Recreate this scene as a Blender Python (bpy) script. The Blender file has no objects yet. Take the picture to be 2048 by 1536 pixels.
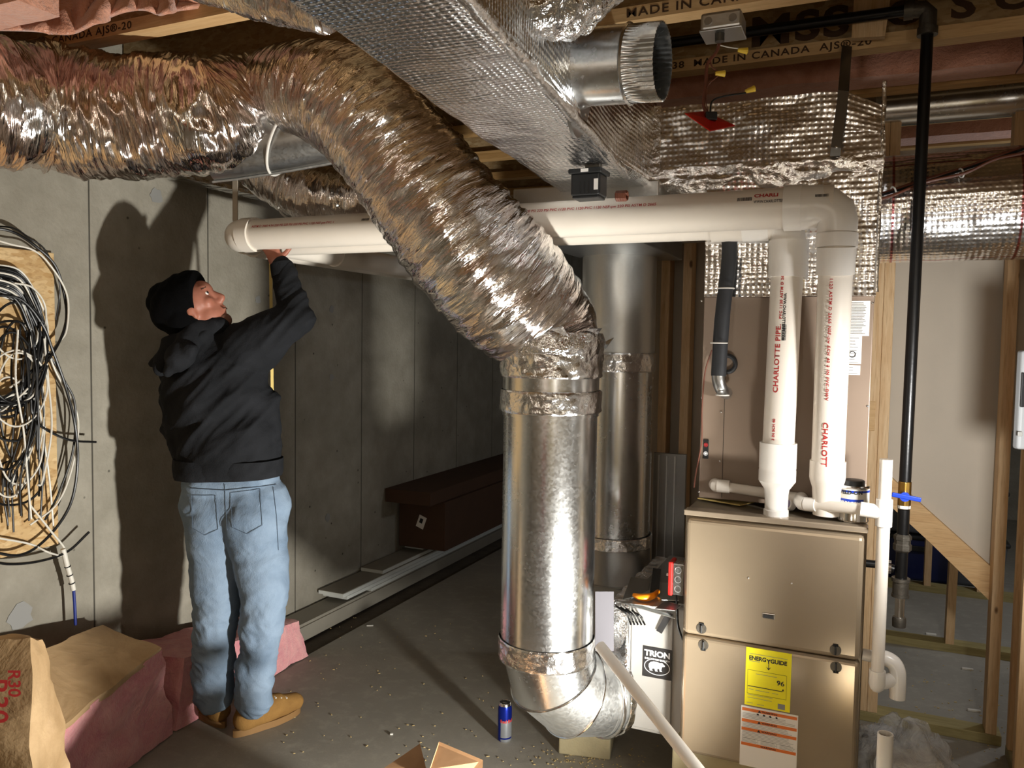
import bpy, bmesh, math, random
from math import sin, cos, pi, radians, sqrt, atan2
from mathutils import Vector, Matrix, noise
random.seed(7)
scn = bpy.context.scene
COL = scn.collection
# ---------------------------------------------------------------- camera
W_, H_, FPX = 2048.0, 1536.0, 1600.0
CAM = Vector((0, 0, 1.52)); YAW = radians(24); PITCH = radians(3.15); ROLL = radians(0.88)
R0 = Vector((cos(YAW), sin(YAW), 0)); F0 = Vector((-sin(YAW), cos(YAW), 0)); UP = Vector((0, 0, 1))
FW = F0*cos(PITCH) - UP*sin(PITCH); U0 = UP*cos(PITCH) + F0*sin(PITCH)
RT = R0*cos(ROLL) + U0*sin(ROLL); UU = U0*cos(ROLL) - R0*sin(ROLL)
cd = bpy.data.cameras.new('camera'); cam = bpy.data.objects.new('camera', cd); COL.objects.link(cam)
cd.sensor_fit = 'HORIZONTAL'; cd.sensor_width = 36; cd.lens = FPX/W_*36; cd.clip_start = .02; cd.clip_end = 100
M = Matrix((RT, UU, -FW)).transposed().to_4x4(); M.translation = CAM
cam.matrix_world = M; scn.camera = cam
# ---------------------------------------------------------------- world, lights, exposure
scn.view_settings.view_transform = 'Standard'; scn.view_settings.look = 'None'
scn.view_settings.exposure = 0.0; scn.view_settings.gamma = 1; scn.view_settings.use_curve_mapping = False
w = bpy.data.worlds.new('world'); scn.world = w; w.use_nodes = True
w.node_tree.nodes['Background'].inputs[0].default_value = (.9, .8, .7, 1)
w.node_tree.nodes['Background'].inputs[1].default_value = .02
def light(name, kind, loc, energy, color, size=.05, target=None, sizey=None, spot=None):
    l = bpy.data.lights.new(name, kind); l.energy = energy; l.color = color
    if kind == 'AREA':
        l.size = size
        if sizey: l.shape = 'RECTANGLE'; l.size_y = sizey
    else: l.shadow_soft_size = size
    if spot: l.spot_size = radians(spot); l.spot_blend = 1.0
    o = bpy.data.objects.new(name, l); o.location = loc; COL.objects.link(o)
    if target is not None: o.rotation_euler = (Vector(target)-Vector(loc)).to_track_quat('-Z', 'Y').to_euler()
    return o
LAMP = Vector((.0, 1.77, .28)); AIM = Vector((-.93, .03, .42)).normalized()
light('work_light_beam', 'SPOT', LAMP, 400, (1, .98, .92), .045, LAMP+AIM, spot=128)
light('work_light_glow', 'POINT', LAMP+Vector((0, -.02, .04)), 1.5, (1, .97, .90), .05)
light('second_work_light', 'SPOT', (.43, 1.98, 1.25), 62, (1, .985, .96), .05, (-.02, 3.1, 1.25), spot=112)
light('room_fill', 'POINT', (1.3, -1.3, 1.5), 17, (1, .93, .84), .15)  # unseen fill light added to lift the darkness from behind the camera
light('room_fill_rear', 'POINT', (-.4, -1.4, 1.8), 16, (1, .92, .82), .15)  # second added fill, brightens the back wall that the metal reflects
light('stair_fill', 'POINT', (1.4, 4.6, 1.7), 26, (.8, .88, 1), .08)  # unseen light added to brighten the floor under the stairs
# ---------------------------------------------------------------- pixel helpers (measuring only)
def ray(px, py):
    return FW + RT*((px-W_/2)/FPX) + UU*((H_/2-py)/FPX)
def at(px, py, Z): return CAM + ray(px, py)*Z
def onX(px, py, X): r = ray(px, py); return CAM + r*((X-CAM.x)/r.x)
def onY(px, py, Y): r = ray(px, py); return CAM + r*((Y-CAM.y)/r.y)
def onZ(px, py, Z): r = ray(px, py); return CAM + r*((Z-CAM.z)/r.z)
V = Vector
# ---------------------------------------------------------------- materials
MATS = {}
class NT:
    def __init__(s, name):
        s.m = bpy.data.materials.new(name); s.m.use_nodes = True; s.t = s.m.node_tree
        s.b = s.t.nodes['Principled BSDF']; MATS[name] = s.m
    def n(s, typ, **kw):
        x = s.t.nodes.new('ShaderNode'+typ)
        for k, v in kw.items():
            if k[0] == '_': setattr(x, k[1:], v)
            else: x.inputs[k.replace('_', ' ')].default_value = v
        return x
    def l(s, a, b): s.t.links.new(a, b)
    def coord(s, kind='Object', scale=(1, 1, 1), rot=(0, 0, 0)):
        c = s.n('TexCoord'); m = s.n('Mapping'); m.inputs['Scale'].default_value = scale
        m.inputs['Rotation'].default_value = rot
        s.l(c.outputs[kind], m.inputs['Vector']); return m.outputs[0]
    def noise(s, vec, scale=5, detail=4, rough=.55, dist=0):
        x = s.n('TexNoise', Scale=scale, Detail=detail, Roughness=rough, Distortion=dist); s.l(vec, x.inputs['Vector']); return x.outputs['Fac']
    def vor(s, vec, scale=5, feature='F1', out='Distance', rnd=1):
        x = s.n('TexVoronoi', _feature=feature, Scale=scale, Randomness=rnd); s.l(vec, x.inputs['Vector']); return x.outputs[out]
    def ramp(s, fac, stops):
        r = s.n('ValToRGB'); e = r.color_ramp.elements
        while len(e) < len(stops): e.new(.5)
        for i, (p, c) in enumerate(stops):
            e[i].position = p; e[i].color = (c, c, c, 1) if not hasattr(c, '__len__') else (*c[:3], 1)
        s.l(fac, r.inputs[0]); return r.outputs[0]
    def mix(s, fac, a, b, blend='MIX'):
        x = s.n('Mix', _data_type='RGBA', _blend_type=blend)
        for v, i in ((fac, 0), (a, 6), (b, 7)):
            if hasattr(v, 'links') or isinstance(v, bpy.types.NodeSocket): s.l(v, x.inputs[i])
            elif i == 0: x.inputs[0].default_value = v
            else: x.inputs[i].default_value = (*v[:3], 1)
        return x.outputs[2]
    def math(s, op, a, b=0, c=0):
        x = s.n('Math', _operation=op)
        for i, v in enumerate((a, b, c)):
            if isinstance(v, bpy.types.NodeSocket): s.l(v, x.inputs[i])
            else: x.inputs[i].default_value = v
        return x.outputs[0]
    def bump(s, h, strength=.5, dist=.01, normal=None):
        b = s.n('Bump', Strength=strength, Distance=dist); s.l(h, b.inputs['Height'])
        if normal is not None: s.l(normal, b.inputs['Normal'])
        s.l(b.outputs[0], s.b.inputs['Normal']); return b.outputs[0]
    def set(s, base=None, rough=None, metal=None, spec=None, **kw):
        for v, k in ((base, 'Base Color'), (rough, 'Roughness'), (metal, 'Metallic'), (spec, 'Specular IOR Level')):
            if v is None: continue
            if isinstance(v, bpy.types.NodeSocket): s.l(v, s.b.inputs[k])
            elif k == 'Base Color': s.b.inputs[k].default_value = (*v[:3], 1)
            else: s.b.inputs[k].default_value = v
        for k, v in kw.items(): s.b.inputs[k.replace('_', ' ')].default_value = v
        return s.m
def srgb(h):
    h = h.lstrip('#'); c = [int(h[i:i+2], 16)/255 for i in (0, 2, 4)]
    return tuple((x/12.92 if x <= .04045 else ((x+.055)/1.055)**2.4) for x in c)
def plain(name, col, rough=.5, metal=0, bumps=None, spec=None, var=.0, **kw):
    t = NT(name); c = srgb(col) if isinstance(col, str) else col
    v = t.coord()
    if var:
        n = t.noise(v, 9, 4); f = t.ramp(n, [(.3, 0), (.7, 1)])
        c = t.mix(f, tuple(x*(1-var) for x in c), tuple(min(1, x*(1+var)) for x in c))
    t.set(c, rough, metal, spec, **kw)
    if bumps: t.bump(t.noise(v, bumps[0], 4), bumps[1], .003)
    return t.m
def m_concrete():
    t = NT('concrete_wall'); v = t.coord()
    a = t.noise(v, 1.6, 6, .65); b = t.noise(v, 60, 3); c = t.noise(v, 7, 5, .6)
    col = t.mix(t.ramp(a, [(.3, 0), (.7, 1)]), srgb('8b8578'), srgb('a8a294'))
    col = t.mix(t.ramp(c, [(.35, 0), (.75, .55)]), col, srgb('757062'))
    pits = t.vor(v, 9, 'F1'); pf = t.ramp(pits, [(.03, 1), (.07, 0)])
    col = t.mix(pf, col, srgb('4a463e'))
    # panel seams every 0.61 m along Y
    sx = t.n('SeparateXYZ'); t.l(v, sx.inputs[0])
    f = t.math('ABSOLUTE', t.math('SUBTRACT', t.math('FRACT', t.math('MULTIPLY', t.math('ADD', sx.outputs[1], .55), 1/.60)), .5))
    seam = t.ramp(f, [(.002, 1), (.0075, 0)])
    col = t.mix(seam, col, srgb('3d3932'))
    t.set(col, .88, 0, .25)
    h = t.math('SUBTRACT', t.math('ADD', b, t.math('MULTIPLY', c, .6)), t.math('MULTIPLY', seam, 2))
    t.bump(h, .5, .006)
m_concrete()
def m_floor():
    t = NT('concrete_floor'); v = t.coord()
    a = t.noise(v, 1.3, 6, .6, .6); b = t.noise(v, 90, 3, .7); c = t.noise(v, 14, 5, .7)
    col = t.mix(t.ramp(a, [(.3, 0), (.7, 1)]), srgb('8c877c'), srgb('a09b8f'))
    col = t.mix(t.ramp(c, [(.5, 0), (.72, .7)]), col, srgb('aca699'))
    t.set(col, t.ramp(a, [(.3, .55), (.7, .8)]), 0, .35); t.bump(t.math('ADD', b, c), .2, .003)
m_floor()
def m_wood(name, c1, c2, axis=0, dark=None):
    t = NT(name); sc = [14, 14, 14]; sc[axis] = 1.1
    v = t.coord('Object', sc)
    n = t.noise(v, 3.2, 6, .6, .8); n2 = t.noise(v, 16, 3, .5)
    col = t.mix(t.ramp(n, [(.32, 0), (.68, 1)]), srgb(c1), srgb(c2))
    col = t.mix(t.ramp(n2, [(.5, 0), (.8, .35)]), col, srgb(dark or '8a5f35'))
    v2 = t.coord('Object', [5 if i != axis else 2.2 for i in range(3)])
    k = t.vor(v2, 1.6, 'F1'); col = t.mix(t.ramp(k, [(.045, .9), (.075, 0)]), col, srgb('5d3b1e'))
    t.set(col, .62, 0, .3); t.bump(n2, .2, .002)
m_wood('pine_x', 'c9a271', 'dab887', 0); m_wood('pine_z', 'd0aa7c', 'e2c49a', 2); m_wood('pine_y', 'c49c6c', 'd8b486', 1)
m_wood('treated_x', '8f8254', 'ab9d6d', 0, '6d6239'); m_wood('treated_y', '8a8362', 'a39a78', 1, '6d6239')
m_wood('dark_flange', 'a9824f', 'c79f69', 0)
def m_osb(name='osb', tint=1.0):
    t = NT(name); v = t.coord('Object', (1, 1, 1))
    vv = t.coord('Object', (9, 9, 22)); k = t.vor(vv, 3.0, 'F1', 'Color'); g = t.n('RGBToBW'); t.l(k, g.inputs[0])
    n = t.noise(vv, 4, 4)
    col = t.mix(g.outputs[0], [x*tint for x in srgb('b58f5c')], [x*tint for x in srgb('dcc092')])
    col = t.mix(t.ramp(n, [(.5, 0), (.75, .6)]), col, [x*tint for x in srgb('8a6236')])
    t.set(col, .75, 0, .2); t.bump(g.outputs[0], .25, .003)
m_osb(); m_osb('osb_web', .62)
def m_foil(name, scale, strength, stretch, rough=.15, tint=(.93, .93, .94), pink=0, coordk='UV', dist=.012, scrim=False):
    t = NT(name); v = t.coord(coordk, stretch)
    a = t.noise(v, scale, 5, .62, .4); b = t.vor(v, scale*1.7, 'F1'); c = t.noise(v, scale*4, 3, .6)
    h = t.math('ADD', t.math('MULTIPLY', a, 1.3), t.math('ADD', t.math('MULTIPLY', b, .5), t.math('MULTIPLY', c, .35)))
    col = tint
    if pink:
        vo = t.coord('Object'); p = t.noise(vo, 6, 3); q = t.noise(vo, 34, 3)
        col = t.mix(t.ramp(t.math('ADD', p, t.math('MULTIPLY', q, .15)), [(.42, 0), (.66, pink)]), tint, srgb('b98468'))  # pink reflection painted into the foil's base colour in noise patches
    t.set(col, rough, 1); t.bump(h, strength, dist)
    return t
m_foil('foil_flex', 13, .55, (3.0, .3, 1), .11, (.95, .95, .95), .34, dist=.02)
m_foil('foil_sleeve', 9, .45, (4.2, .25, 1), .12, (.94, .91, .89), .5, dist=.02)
m_foil('foil_tape', 26, .55, (1, 1, 1), .18, dist=.006, coordk='Object')
m_foil('foil_crumple', 13, .7, (1, 1, 1), .15, dist=.02, coordk='Object')
def m_bubble(name, scale, strength, tint=(.93, .93, .94), rough=.17, wob=.35, red=False, big=.5):
    t = NT(name); v = t.coord('UV')
    # bubbles on a square grid
    k = t.vor(v, scale, 'SMOOTH_F1', 'Distance', .12)
    dome = t.ramp(k, [(.10, 1), (.46, 0)])
    a = t.noise(v, 5, 3, .5); cr = t.noise(v, 30, 4, .6, .5)
    h = t.math('ADD', dome, t.math('MULTIPLY', cr, wob))
    b1 = t.n('Bump', Strength=big, Distance=.05); t.l(a, b1.inputs['Height'])
    col = tint
    if red:
        sx = t.n('SeparateXYZ'); t.l(v, sx.inputs[0])
        def line(o, per, wd, off=0):
            f = t.math('ABSOLUTE', t.math('SUBTRACT', t.math('FRACT', t.math('ADD', t.math('MULTIPLY', sx.outputs[o], 1/per), off)), .5))
            return t.ramp(f, [(wd, 1), (wd*1.6, 0)])
        ln = t.math('MAXIMUM', line(0, .34, .008, .35), line(1, .36, .006, .1))
        col = t.mix(t.math('MULTIPLY', ln, .8), tint, srgb('b0303c'))
    t.set(col, rough, 1); t.bump(h, strength, .007, b1.outputs[0])
m_bubble('bubble_foil', 62, .17, rough=.2, wob=.25); m_bubble('bubble_foil_fine', 75, .26, (.93, .94, .96), .18); m_bubble('bubble_foil_red', 62, .2, rough=.22, wob=.25, red=True)
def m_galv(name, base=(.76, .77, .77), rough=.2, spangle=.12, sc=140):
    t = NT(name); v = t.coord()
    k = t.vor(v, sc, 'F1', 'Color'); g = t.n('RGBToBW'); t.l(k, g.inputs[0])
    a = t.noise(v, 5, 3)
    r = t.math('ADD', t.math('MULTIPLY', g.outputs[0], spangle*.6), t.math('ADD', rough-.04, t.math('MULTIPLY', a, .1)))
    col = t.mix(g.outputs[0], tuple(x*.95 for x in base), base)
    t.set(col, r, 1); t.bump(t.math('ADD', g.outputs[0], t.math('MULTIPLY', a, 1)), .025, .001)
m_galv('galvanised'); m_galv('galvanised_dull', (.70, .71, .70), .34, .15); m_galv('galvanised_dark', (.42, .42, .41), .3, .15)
m_galv('chrome', (.85, .85, .85), .12, .03)
plain('pvc', 'e6ddd0', .32, var=.02, spec=.5); plain('pvc_bright', 'efeae2', .28, spec=.5); plain('primer', '9d90b8', .4)
plain('furnace_paint', 'a2937f', .26, .35, var=.03, spec=.6, bumps=(6, .02)); plain('furnace_door', 'a8977f', .22, .45, var=.02, spec=.6, bumps=(3.5, .05))
plain('furnace_edge', '7c705f', .35, .3); plain('black_gap', '0d0c0b', .8)
plain('coil_paint', '8a7868', .42, .15, var=.03); plain('filter_white', 'a3a09a', .35, spec=.5)
plain('yellow_label', 'f7ea00', .45); plain('white_label', 'ece8e2', .5); plain('orange_band', 'e0742c', .5)
plain('ink_black', '17171a', .6); plain('ink_grey', '8b8a86', .7); plain('ink_red', 'b02c2c', .6); plain('ink_white', 'f2f2f2', .5)
plain('ink_stencil', '47301b', .85); plain('black_panel', '232324', .4)
plain('black_pipe', '0b0b0c', .32, .2, bumps=(60, .1)); plain('black_rubber', '26272a', .62, bumps=(30, .3)); plain('black_plastic', '1d1e1f', .42)
plain('iron_fitting', '5d5850', .45, .8, bumps=(90, .4), var=.1); plain('brass', 'b08a45', .3, 1); plain('blue_handle', '1c3fae', .3)
plain('red_plastic', 'c8221d', .35); plain('orange_plastic', 'f08a12', .35); plain('yellow_plastic', 'e8c33a', .35)
plain('grey_plastic', '8d8f90', .5); plain('bin_plastic', '55585d', .35); plain('bin_blue', '1b2452', .4); plain('bin_green', '1c4a26', .5)
plain('zip_tie', 'dcd8d0', .4); plain('wire_brown', '6b3a26', .5); plain('wire_black', '0f0f10', .4); plain('wire_white', 'dcd7cb', .42)
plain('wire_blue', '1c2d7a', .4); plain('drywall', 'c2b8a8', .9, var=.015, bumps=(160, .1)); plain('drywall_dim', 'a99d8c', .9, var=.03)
plain('paint_white', 'd4d0c6', .55); plain('board_white', 'd6d8d2', .5, var=.04); plain('board_face', '8d877a', .6, var=.05)
plain('cardboard', 'a47c55', .8, var=.06, bumps=(40, .2)); plain('cardboard_shaded', '4e3626', .8, var=.08); plain('paper_tape', 'b9ab92', .4)
plain('block', 'a39878', .9, var=.12, bumps=(80, .5)); plain('soil', '5c5346', .95, var=.25, bumps=(50, .8)); plain('sawdust', 'c9b079', .95)
plain('insul_yellow', 'c9b06a', .95, bumps=(60, .6)); plain('denim_thread', '4a5868', .9); plain('dull_sheet', '454347', .6, .5); plain('strap_steel', '8d8a84', .33, .9); plain('backroom', 'dcd4c2', .9, var=.06)
def m_insul(name, c1, c2, coat=0):
    t = NT(name); v = t.coord(); n = t.noise(v, 8, 6, .7, 1.0); n2 = t.noise(v, 70, 4, .7)
    col = t.mix(t.ramp(n, [(.3, 0), (.7, 1)]), srgb(c1), srgb(c2))
    t.set(col, .95, 0, .1); t.b.inputs['Sheen Weight'].default_value = .4
    if coat: t.b.inputs['Coat Weight'].default_value = coat; t.b.inputs['Coat Roughness'].default_value = .25
    t.bump(t.math('ADD', n, t.math('MULTIPLY', n2, .5)), .8, .02)
m_insul('pink_wool', 'd2808a', 'eeb0ac'); m_insul('pink_ceiling', 'c08468', 'dba188', .25)
def m_kraft():
    t = NT('kraft'); v = t.coord(); n = t.noise(v, 5, 5, .6, .7); n2 = t.noise(v, 26, 4, .6)
    col = t.mix(t.ramp(n, [(.3, 0), (.7, 1)]), srgb('9a7c56'), srgb('bd9f78'))
    t.set(col, .6, 0, .35); t.bump(t.math('ADD', n, t.math('MULTIPLY', n2, .3)), .5, .02)
m_kraft()
def m_cloth(name, c1, c2, sc=220, wr=.4, sheen=0):
    t = NT(name); v = t.coord(); n = t.noise(v, sc, 2); a = t.noise(v, 7, 5, .6, .4)
    col = t.mix(t.ramp(a, [(.3, 0), (.72, 1)]), srgb(c1), srgb(c2))
    t.set(col, .92, 0, .08); t.b.inputs['Sheen Weight'].default_value = sheen
    t.bump(t.math('ADD', t.math('MULTIPLY', n, .15), a), wr, .02)
m_cloth('hoodie_cloth', '1b1c1e', '26272a'); m_cloth('denim', '66778a', '8293a5', 260, .45); m_cloth('knit_black', '040405', '070708', 150, .3)
m_cloth('suede', '76562f', '94703f', 160, .3)
t = NT('skin'); v = t.coord(); t.set(t.mix(t.noise(v, 20, 3), srgb('8f5642'), srgb('b07460')), .5, 0, .4); t.b.inputs['Subsurface Weight'].default_value = .1; t.bump(t.noise(v, 90, 3), .15, .002)
plain('beard', '3a2519', .9); plain('sole', '7d5c33', .8); plain('stubble', '6b4634', .85)
t = NT('plastic_film'); t.set(srgb('dfe2e8'), .12, 0, .9); v = t.coord(); f_ = t.noise(v, 16, 4, .6, 1)
t.l(t.ramp(f_, [(.35, .22), (.7, .6)]), t.b.inputs['Alpha']); t.bump(f_, .7, .03)
# can graphic
def m_can():
    t = NT('can_print'); v = t.coord('UV'); s = t.n('SeparateXYZ'); t.l(v, s.inputs[0])
    z = s.outputs[0]; u = s.outputs[1]
    blue, sil = srgb('1b2f9c'), srgb('b8bcc2')
    low = t.math('LESS_THAN', z, .085)
    quad = t.math('GREATER_THAN', t.math('FRACT', t.math('MULTIPLY', u, 2/.19)), .5)
    f = t.math('ABSOLUTE', t.math('SUBTRACT', low, quad))
    col = t.mix(f, blue, sil)
    hi = t.math('GREATER_THAN', z, .085); col = t.mix(t.math('MULTIPLY', hi, 1), col, blue)
    band = t.math('MULTIPLY', t.math('GREATER_THAN', z, .014), t.math('LESS_THAN', z, .02)); col = t.mix(band, col, blue)
    t.set(col, .25, .75)
m_can()
# ---------------------------------------------------------------- mesh builder
class MB:
    def __init__(s): s.v = []; s.f = []; s.uv = []; s.mi = []; s.cur = 0
    def add(s, vs, fs, uvs=None):
        b = len(s.v); s.v += [tuple(p) for p in vs]
        for i, f in enumerate(fs):
            s.f.append([b+k for k in f]); s.mi.append(s.cur)
            s.uv.append(uvs[i] if uvs else None)
        return s
    def grid(s, P, closeu=False, closev=False, uvf=None, flip=False):
        nu, nv = len(P), len(P[0]); vs = [p for row in P for p in row]; fs = []; uvs = []
        for i in range(nu if closeu else nu-1):
            for j in range(nv if closev else nv-1):
                i2, j2 = (i+1) % nu, (j+1) % nv
                f = [i*nv+j, i2*nv+j, i2*nv+j2, i*nv+j2]
                u = [uvf(i, j), uvf(i+1, j), uvf(i+1, j+1), uvf(i, j+1)] if uvf else None
                if flip: f.reverse(); u = u and u[::-1]
                fs.append(f); uvs.append(u)
        return s.add(vs, fs, uvs if uvf else None)
    def box(s, c, d, rz=0, m=None):
        c = V(c); x, y, z = d[0]/2, d[1]/2, d[2]/2
        P = [V((a, b, e)) for a in (-x, x) for b in (-y, y) for e in (-z, z)]
        R = m if m is not None else Matrix.Rotation(rz, 3, 'Z')
        F = [(0, 1, 3, 2), (4, 6, 7, 5), (0, 4, 5, 1), (2, 3, 7, 6), (0, 2, 6, 4), (1, 5, 7, 3)]
        ax = [(1, 2), (1, 2), (0, 2), (0, 2), (0, 1), (0, 1)]
        uvs = [[(P[k][a], P[k][b]) for k in f] for f, (a, b) in zip(F, ax)]
        return s.add([c+R@p for p in P], F, uvs)
    def box2(s, a, b): return s.box([(a[i]+b[i])/2 for i in range(3)], [abs(b[i]-a[i]) for i in range(3)])
    def beam(s, a, b, wd, ht, side=None):
        """box from a to b; wd along side vector, ht across"""
        a, b = V(a), V(b); d = (b-a); L = d.length; d.normalize()
        sd = V(side) if side is not None else (V((0, 0, 1)).cross(d) if abs(d.z) < .9 else V((1, 0, 0)))
        sd = (sd - d*sd.dot(d)).normalized(); up = d.cross(sd)
        return s.box((a+b)/2, (L, wd, ht), m=Matrix((d, sd, up)).transposed())
    def tube(s, path, r, n=20, cap=True, closed=False, rf=None, up=None):
        pts = [V(p) for p in path]; N = len(pts)
        rr = r if hasattr(r, '__len__') else [r]*N
        T = []
        for i in range(N):
            a = pts[(i-1) % N] if (closed or i) else pts[0]; b = pts[(i+1) % N] if (closed or i < N-1) else pts[-1]
            T.append((b-a).normalized())
        nrm = V(up) if up is not None else (V((0, 0, 1)) if abs(T[0].z) < .95 else V((1, 0, 0)))
        nrm = (nrm - T[0]*nrm.dot(T[0])).normalized(); P = []; L = [0]
        for i in range(N):
            if i:
                q = T[i-1].rotation_difference(T[i]); nrm = q @ nrm
                nrm = (nrm - T[i]*nrm.dot(T[i])).normalized(); L.append(L[-1]+(pts[i]-pts[i-1]).length)
            bn = T[i].cross(nrm); row = []
            for j in range(n):
                a = 2*pi*j/n; k = rr[i]*(rf(L[i], a, i) if rf else 1)
                row.append(pts[i]+nrm*cos(a)*k+bn*sin(a)*k)
            P.append(row)
        R = max(rr)
        Lx = L+[L[-1]+(pts[0]-pts[-1]).length]
        s.grid(P, closeu=closed, closev=True, uvf=lambda i, j: (Lx[i], j*2*pi*R/n))
        if cap and not closed:
            b = len(s.v)-N*n
            s.f.append([b+k for k in range(n)][::-1]); s.uv.append(None); s.mi.append(s.cur)
            s.f.append([b+(N-1)*n+k for k in range(n)]); s.uv.append(None); s.mi.append(s.cur)
        return s
    def cyl(s, a, b, r, r2=None, n=28, cap=True): return s.tube([a, b], [r, r if r2 is None else r2], n, cap)
    def lathe(s, prof, origin, axis=(0, 0, 1), n=32, cap=True):
        """prof: (height, radius) list along the axis from origin"""
        o = V(origin); d = V(axis).normalized(); u = V((0, 0, 1)) if abs(d.z) < .9 else V((1, 0, 0))
        u = (u-d*u.dot(d)).normalized(); b = d.cross(u); P = []
        for h, r in prof: P.append([o+d*h+u*cos(2*pi*j/n)*r+b*sin(2*pi*j/n)*r for j in range(n)])
        s.grid(P, closev=True, uvf=lambda i, j: (prof[min(i, len(prof)-1)][0], 2*pi*j/n*prof[0][1]))
        if cap:
            k = len(s.v)-len(prof)*n
            s.f.append([k+j for j in range(n)][::-1]); s.uv.append(None); s.mi.append(s.cur)
            s.f.append([k+(len(prof)-1)*n+j for j in range(n)]); s.uv.append(None); s.mi.append(s.cur)
        return s
    def prism(s, poly, off):
        """flat polygon (3-D points) pushed along off"""
        n = len(poly); P = [V(p) for p in poly]; Q = [p+V(off) for p in P]
        return s.add(P+Q, [list(range(n))[::-1], [n+i for i in range(n)]] + [[i, (i+1) % n, n+(i+1) % n, n+i] for i in range(n)])
    def ball(s, c, r, n=16, m=10, ax=None):
        rx = r if hasattr(r, '__len__') else (r, r, r); A = ax or Matrix.Identity(3); P = []
        for i in range(m+1):
            t = pi*i/m; P.append([V(c)+A@V((rx[0]*sin(t)*cos(2*pi*j/n), rx[1]*sin(t)*sin(2*pi*j/n), rx[2]*cos(t))) for j in range(n)])
        return s.grid(P, closev=True, flip=True)
    def build(s, name, mat, parent=None, smooth=35, bevel=0, mats=None, fix=True):
        me = bpy.data.meshes.new(name); me.from_pydata(s.v, [], s.f)
        uvl = me.uv_layers.new(name='UVMap'); k = 0
        for f, u in zip(s.f, s.uv):
            for c in range(len(f)):
                if u: uvl.data[k].uv = u[c]
                else: p = s.v[f[c]]; uvl.data[k].uv = (p[0]+p[1]*.3, p[2]+p[1]*.7)
                k += 1
        for m in (mats or [mat]): me.materials.append(MATS[m])
        if mats: me.polygons.foreach_set('material_index', s.mi)
        if fix:
            bm = bmesh.new(); bm.from_mesh(me); bmesh.ops.recalc_face_normals(bm, faces=bm.faces); bm.to_mesh(me); bm.free()
        if smooth: me.shade_smooth(); me.set_sharp_from_angle(angle=radians(smooth))
        else: me.shade_flat()
        me.update()
        o = bpy.data.objects.new(name, me); COL.objects.link(o)
        if parent is not None: o.parent = parent; o.matrix_parent_inverse = parent.matrix_world.inverted()
        if bevel:
            b = o.modifiers.new('bevel', 'BEVEL'); b.width = bevel; b.segments = 3; b.limit_method = 'ANGLE'; b.angle_limit = radians(40)
        return o
def thing(name, label, cat, loc, group=None):
    o = bpy.data.objects.new(name, None); COL.objects.link(o); o.location = loc; o.empty_display_size = .05
    o.matrix_world = Matrix.Translation(V(loc)); o['label'] = label; o['category'] = cat
    if group: o['group'] = group
    return o
def tag(o, label, cat, group=None):
    o['label'] = label; o['category'] = cat
    if group: o['group'] = group
    return o
def struct(o): o['kind'] = 'structure'; return o
def rounded(o): return o
def smooth_path(pts, n=8):
    """Catmull-Rom through pts; items may carry extra numbers after xyz"""
    P = [list(p) for p in pts]; P = [[2*a-b for a, b in zip(P[0], P[1])]]+P+[[2*a-b for a, b in zip(P[-1], P[-2])]]; out = []
    for i in range(1, len(P)-2):
        for k in range(n):
            t = k/n
            out.append([.5*((2*b)+(-a+c)*t+(2*a-5*b+4*c-d)*t*t+(-a+3*b-3*c+d)*t**3) for a, b, c, d in zip(P[i-1], P[i], P[i+1], P[i+2])])
    out.append(P[-2]); return out
def text(s, size, mapf, name, mat, parent, bold=0, width=1.0, space=1.0, align='CENTER', thick=0):
    """lettering as a mesh; mapf(x, y, z) places it"""
    c = bpy.data.curves.new('t', 'FONT'); c.body = s; c.size = size; c.align_x = align; c.align_y = 'CENTER'
    c.offset = bold; c.space_character = space; c.resolution_u = 3; c.extrude = thick
    o = bpy.data.objects.new('t', c); COL.objects.link(o)
    dg = bpy.context.evaluated_depsgraph_get(); me = bpy.data.meshes.new_from_object(o.evaluated_get(dg))
    bpy.data.objects.remove(o); bpy.data.curves.remove(c)
    for v in me.vertices: v.co = mapf(v.co.x*width, v.co.y, v.co.z)
    me.materials.clear(); me.materials.append(MATS[mat]); me.name = name
    ob = bpy.data.objects.new(name, me); COL.objects.link(ob)
    ob.parent = parent; ob.matrix_parent_inverse = parent.matrix_world.inverted(); return ob
def planemap(o, ax, ay, off=.0012):
    o, ax, ay = V(o), V(ax).normalized(), V(ay).normalized(); n = ax.cross(ay)
    return lambda x, y, z: o+ax*x+ay*y+n*(off+z)
def cylmap(a, d, r, ang0, off=.0008):
    """text running along direction d on a pipe of radius r through a; ang0 = unit vector the text faces"""
    a, d = V(a), V(d).normalized(); f = V(ang0); f = (f-d*f.dot(d)).normalized(); sd = f.cross(d)
    def m(x, y, z):
        t = y/r; return a+d*x+(f*cos(t)+sd*(sin(t)))*(r+off)
    return m
def lines(mb, o, ax, ay, rows, h=.0012, off=.0010):
    """rows of tiny print as thin bars: (x0, x1, y)"""
    o, ax, ay = V(o), V(ax), V(ay); n = ax.cross(ay).normalized()
    for x0, x1, y in rows:
        p = [o+ax*x0+ay*(y-h/2)+n*off, o+ax*x1+ay*(y-h/2)+n*off, o+ax*x1+ay*(y+h/2)+n*off, o+ax*x0+ay*(y+h/2)+n*off]
        mb.add(p, [[0, 1, 2, 3]])
def fbm(p, s, o=4):
    return noise.fractal(V(p)*s, 1.0, 2.0, o)
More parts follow.
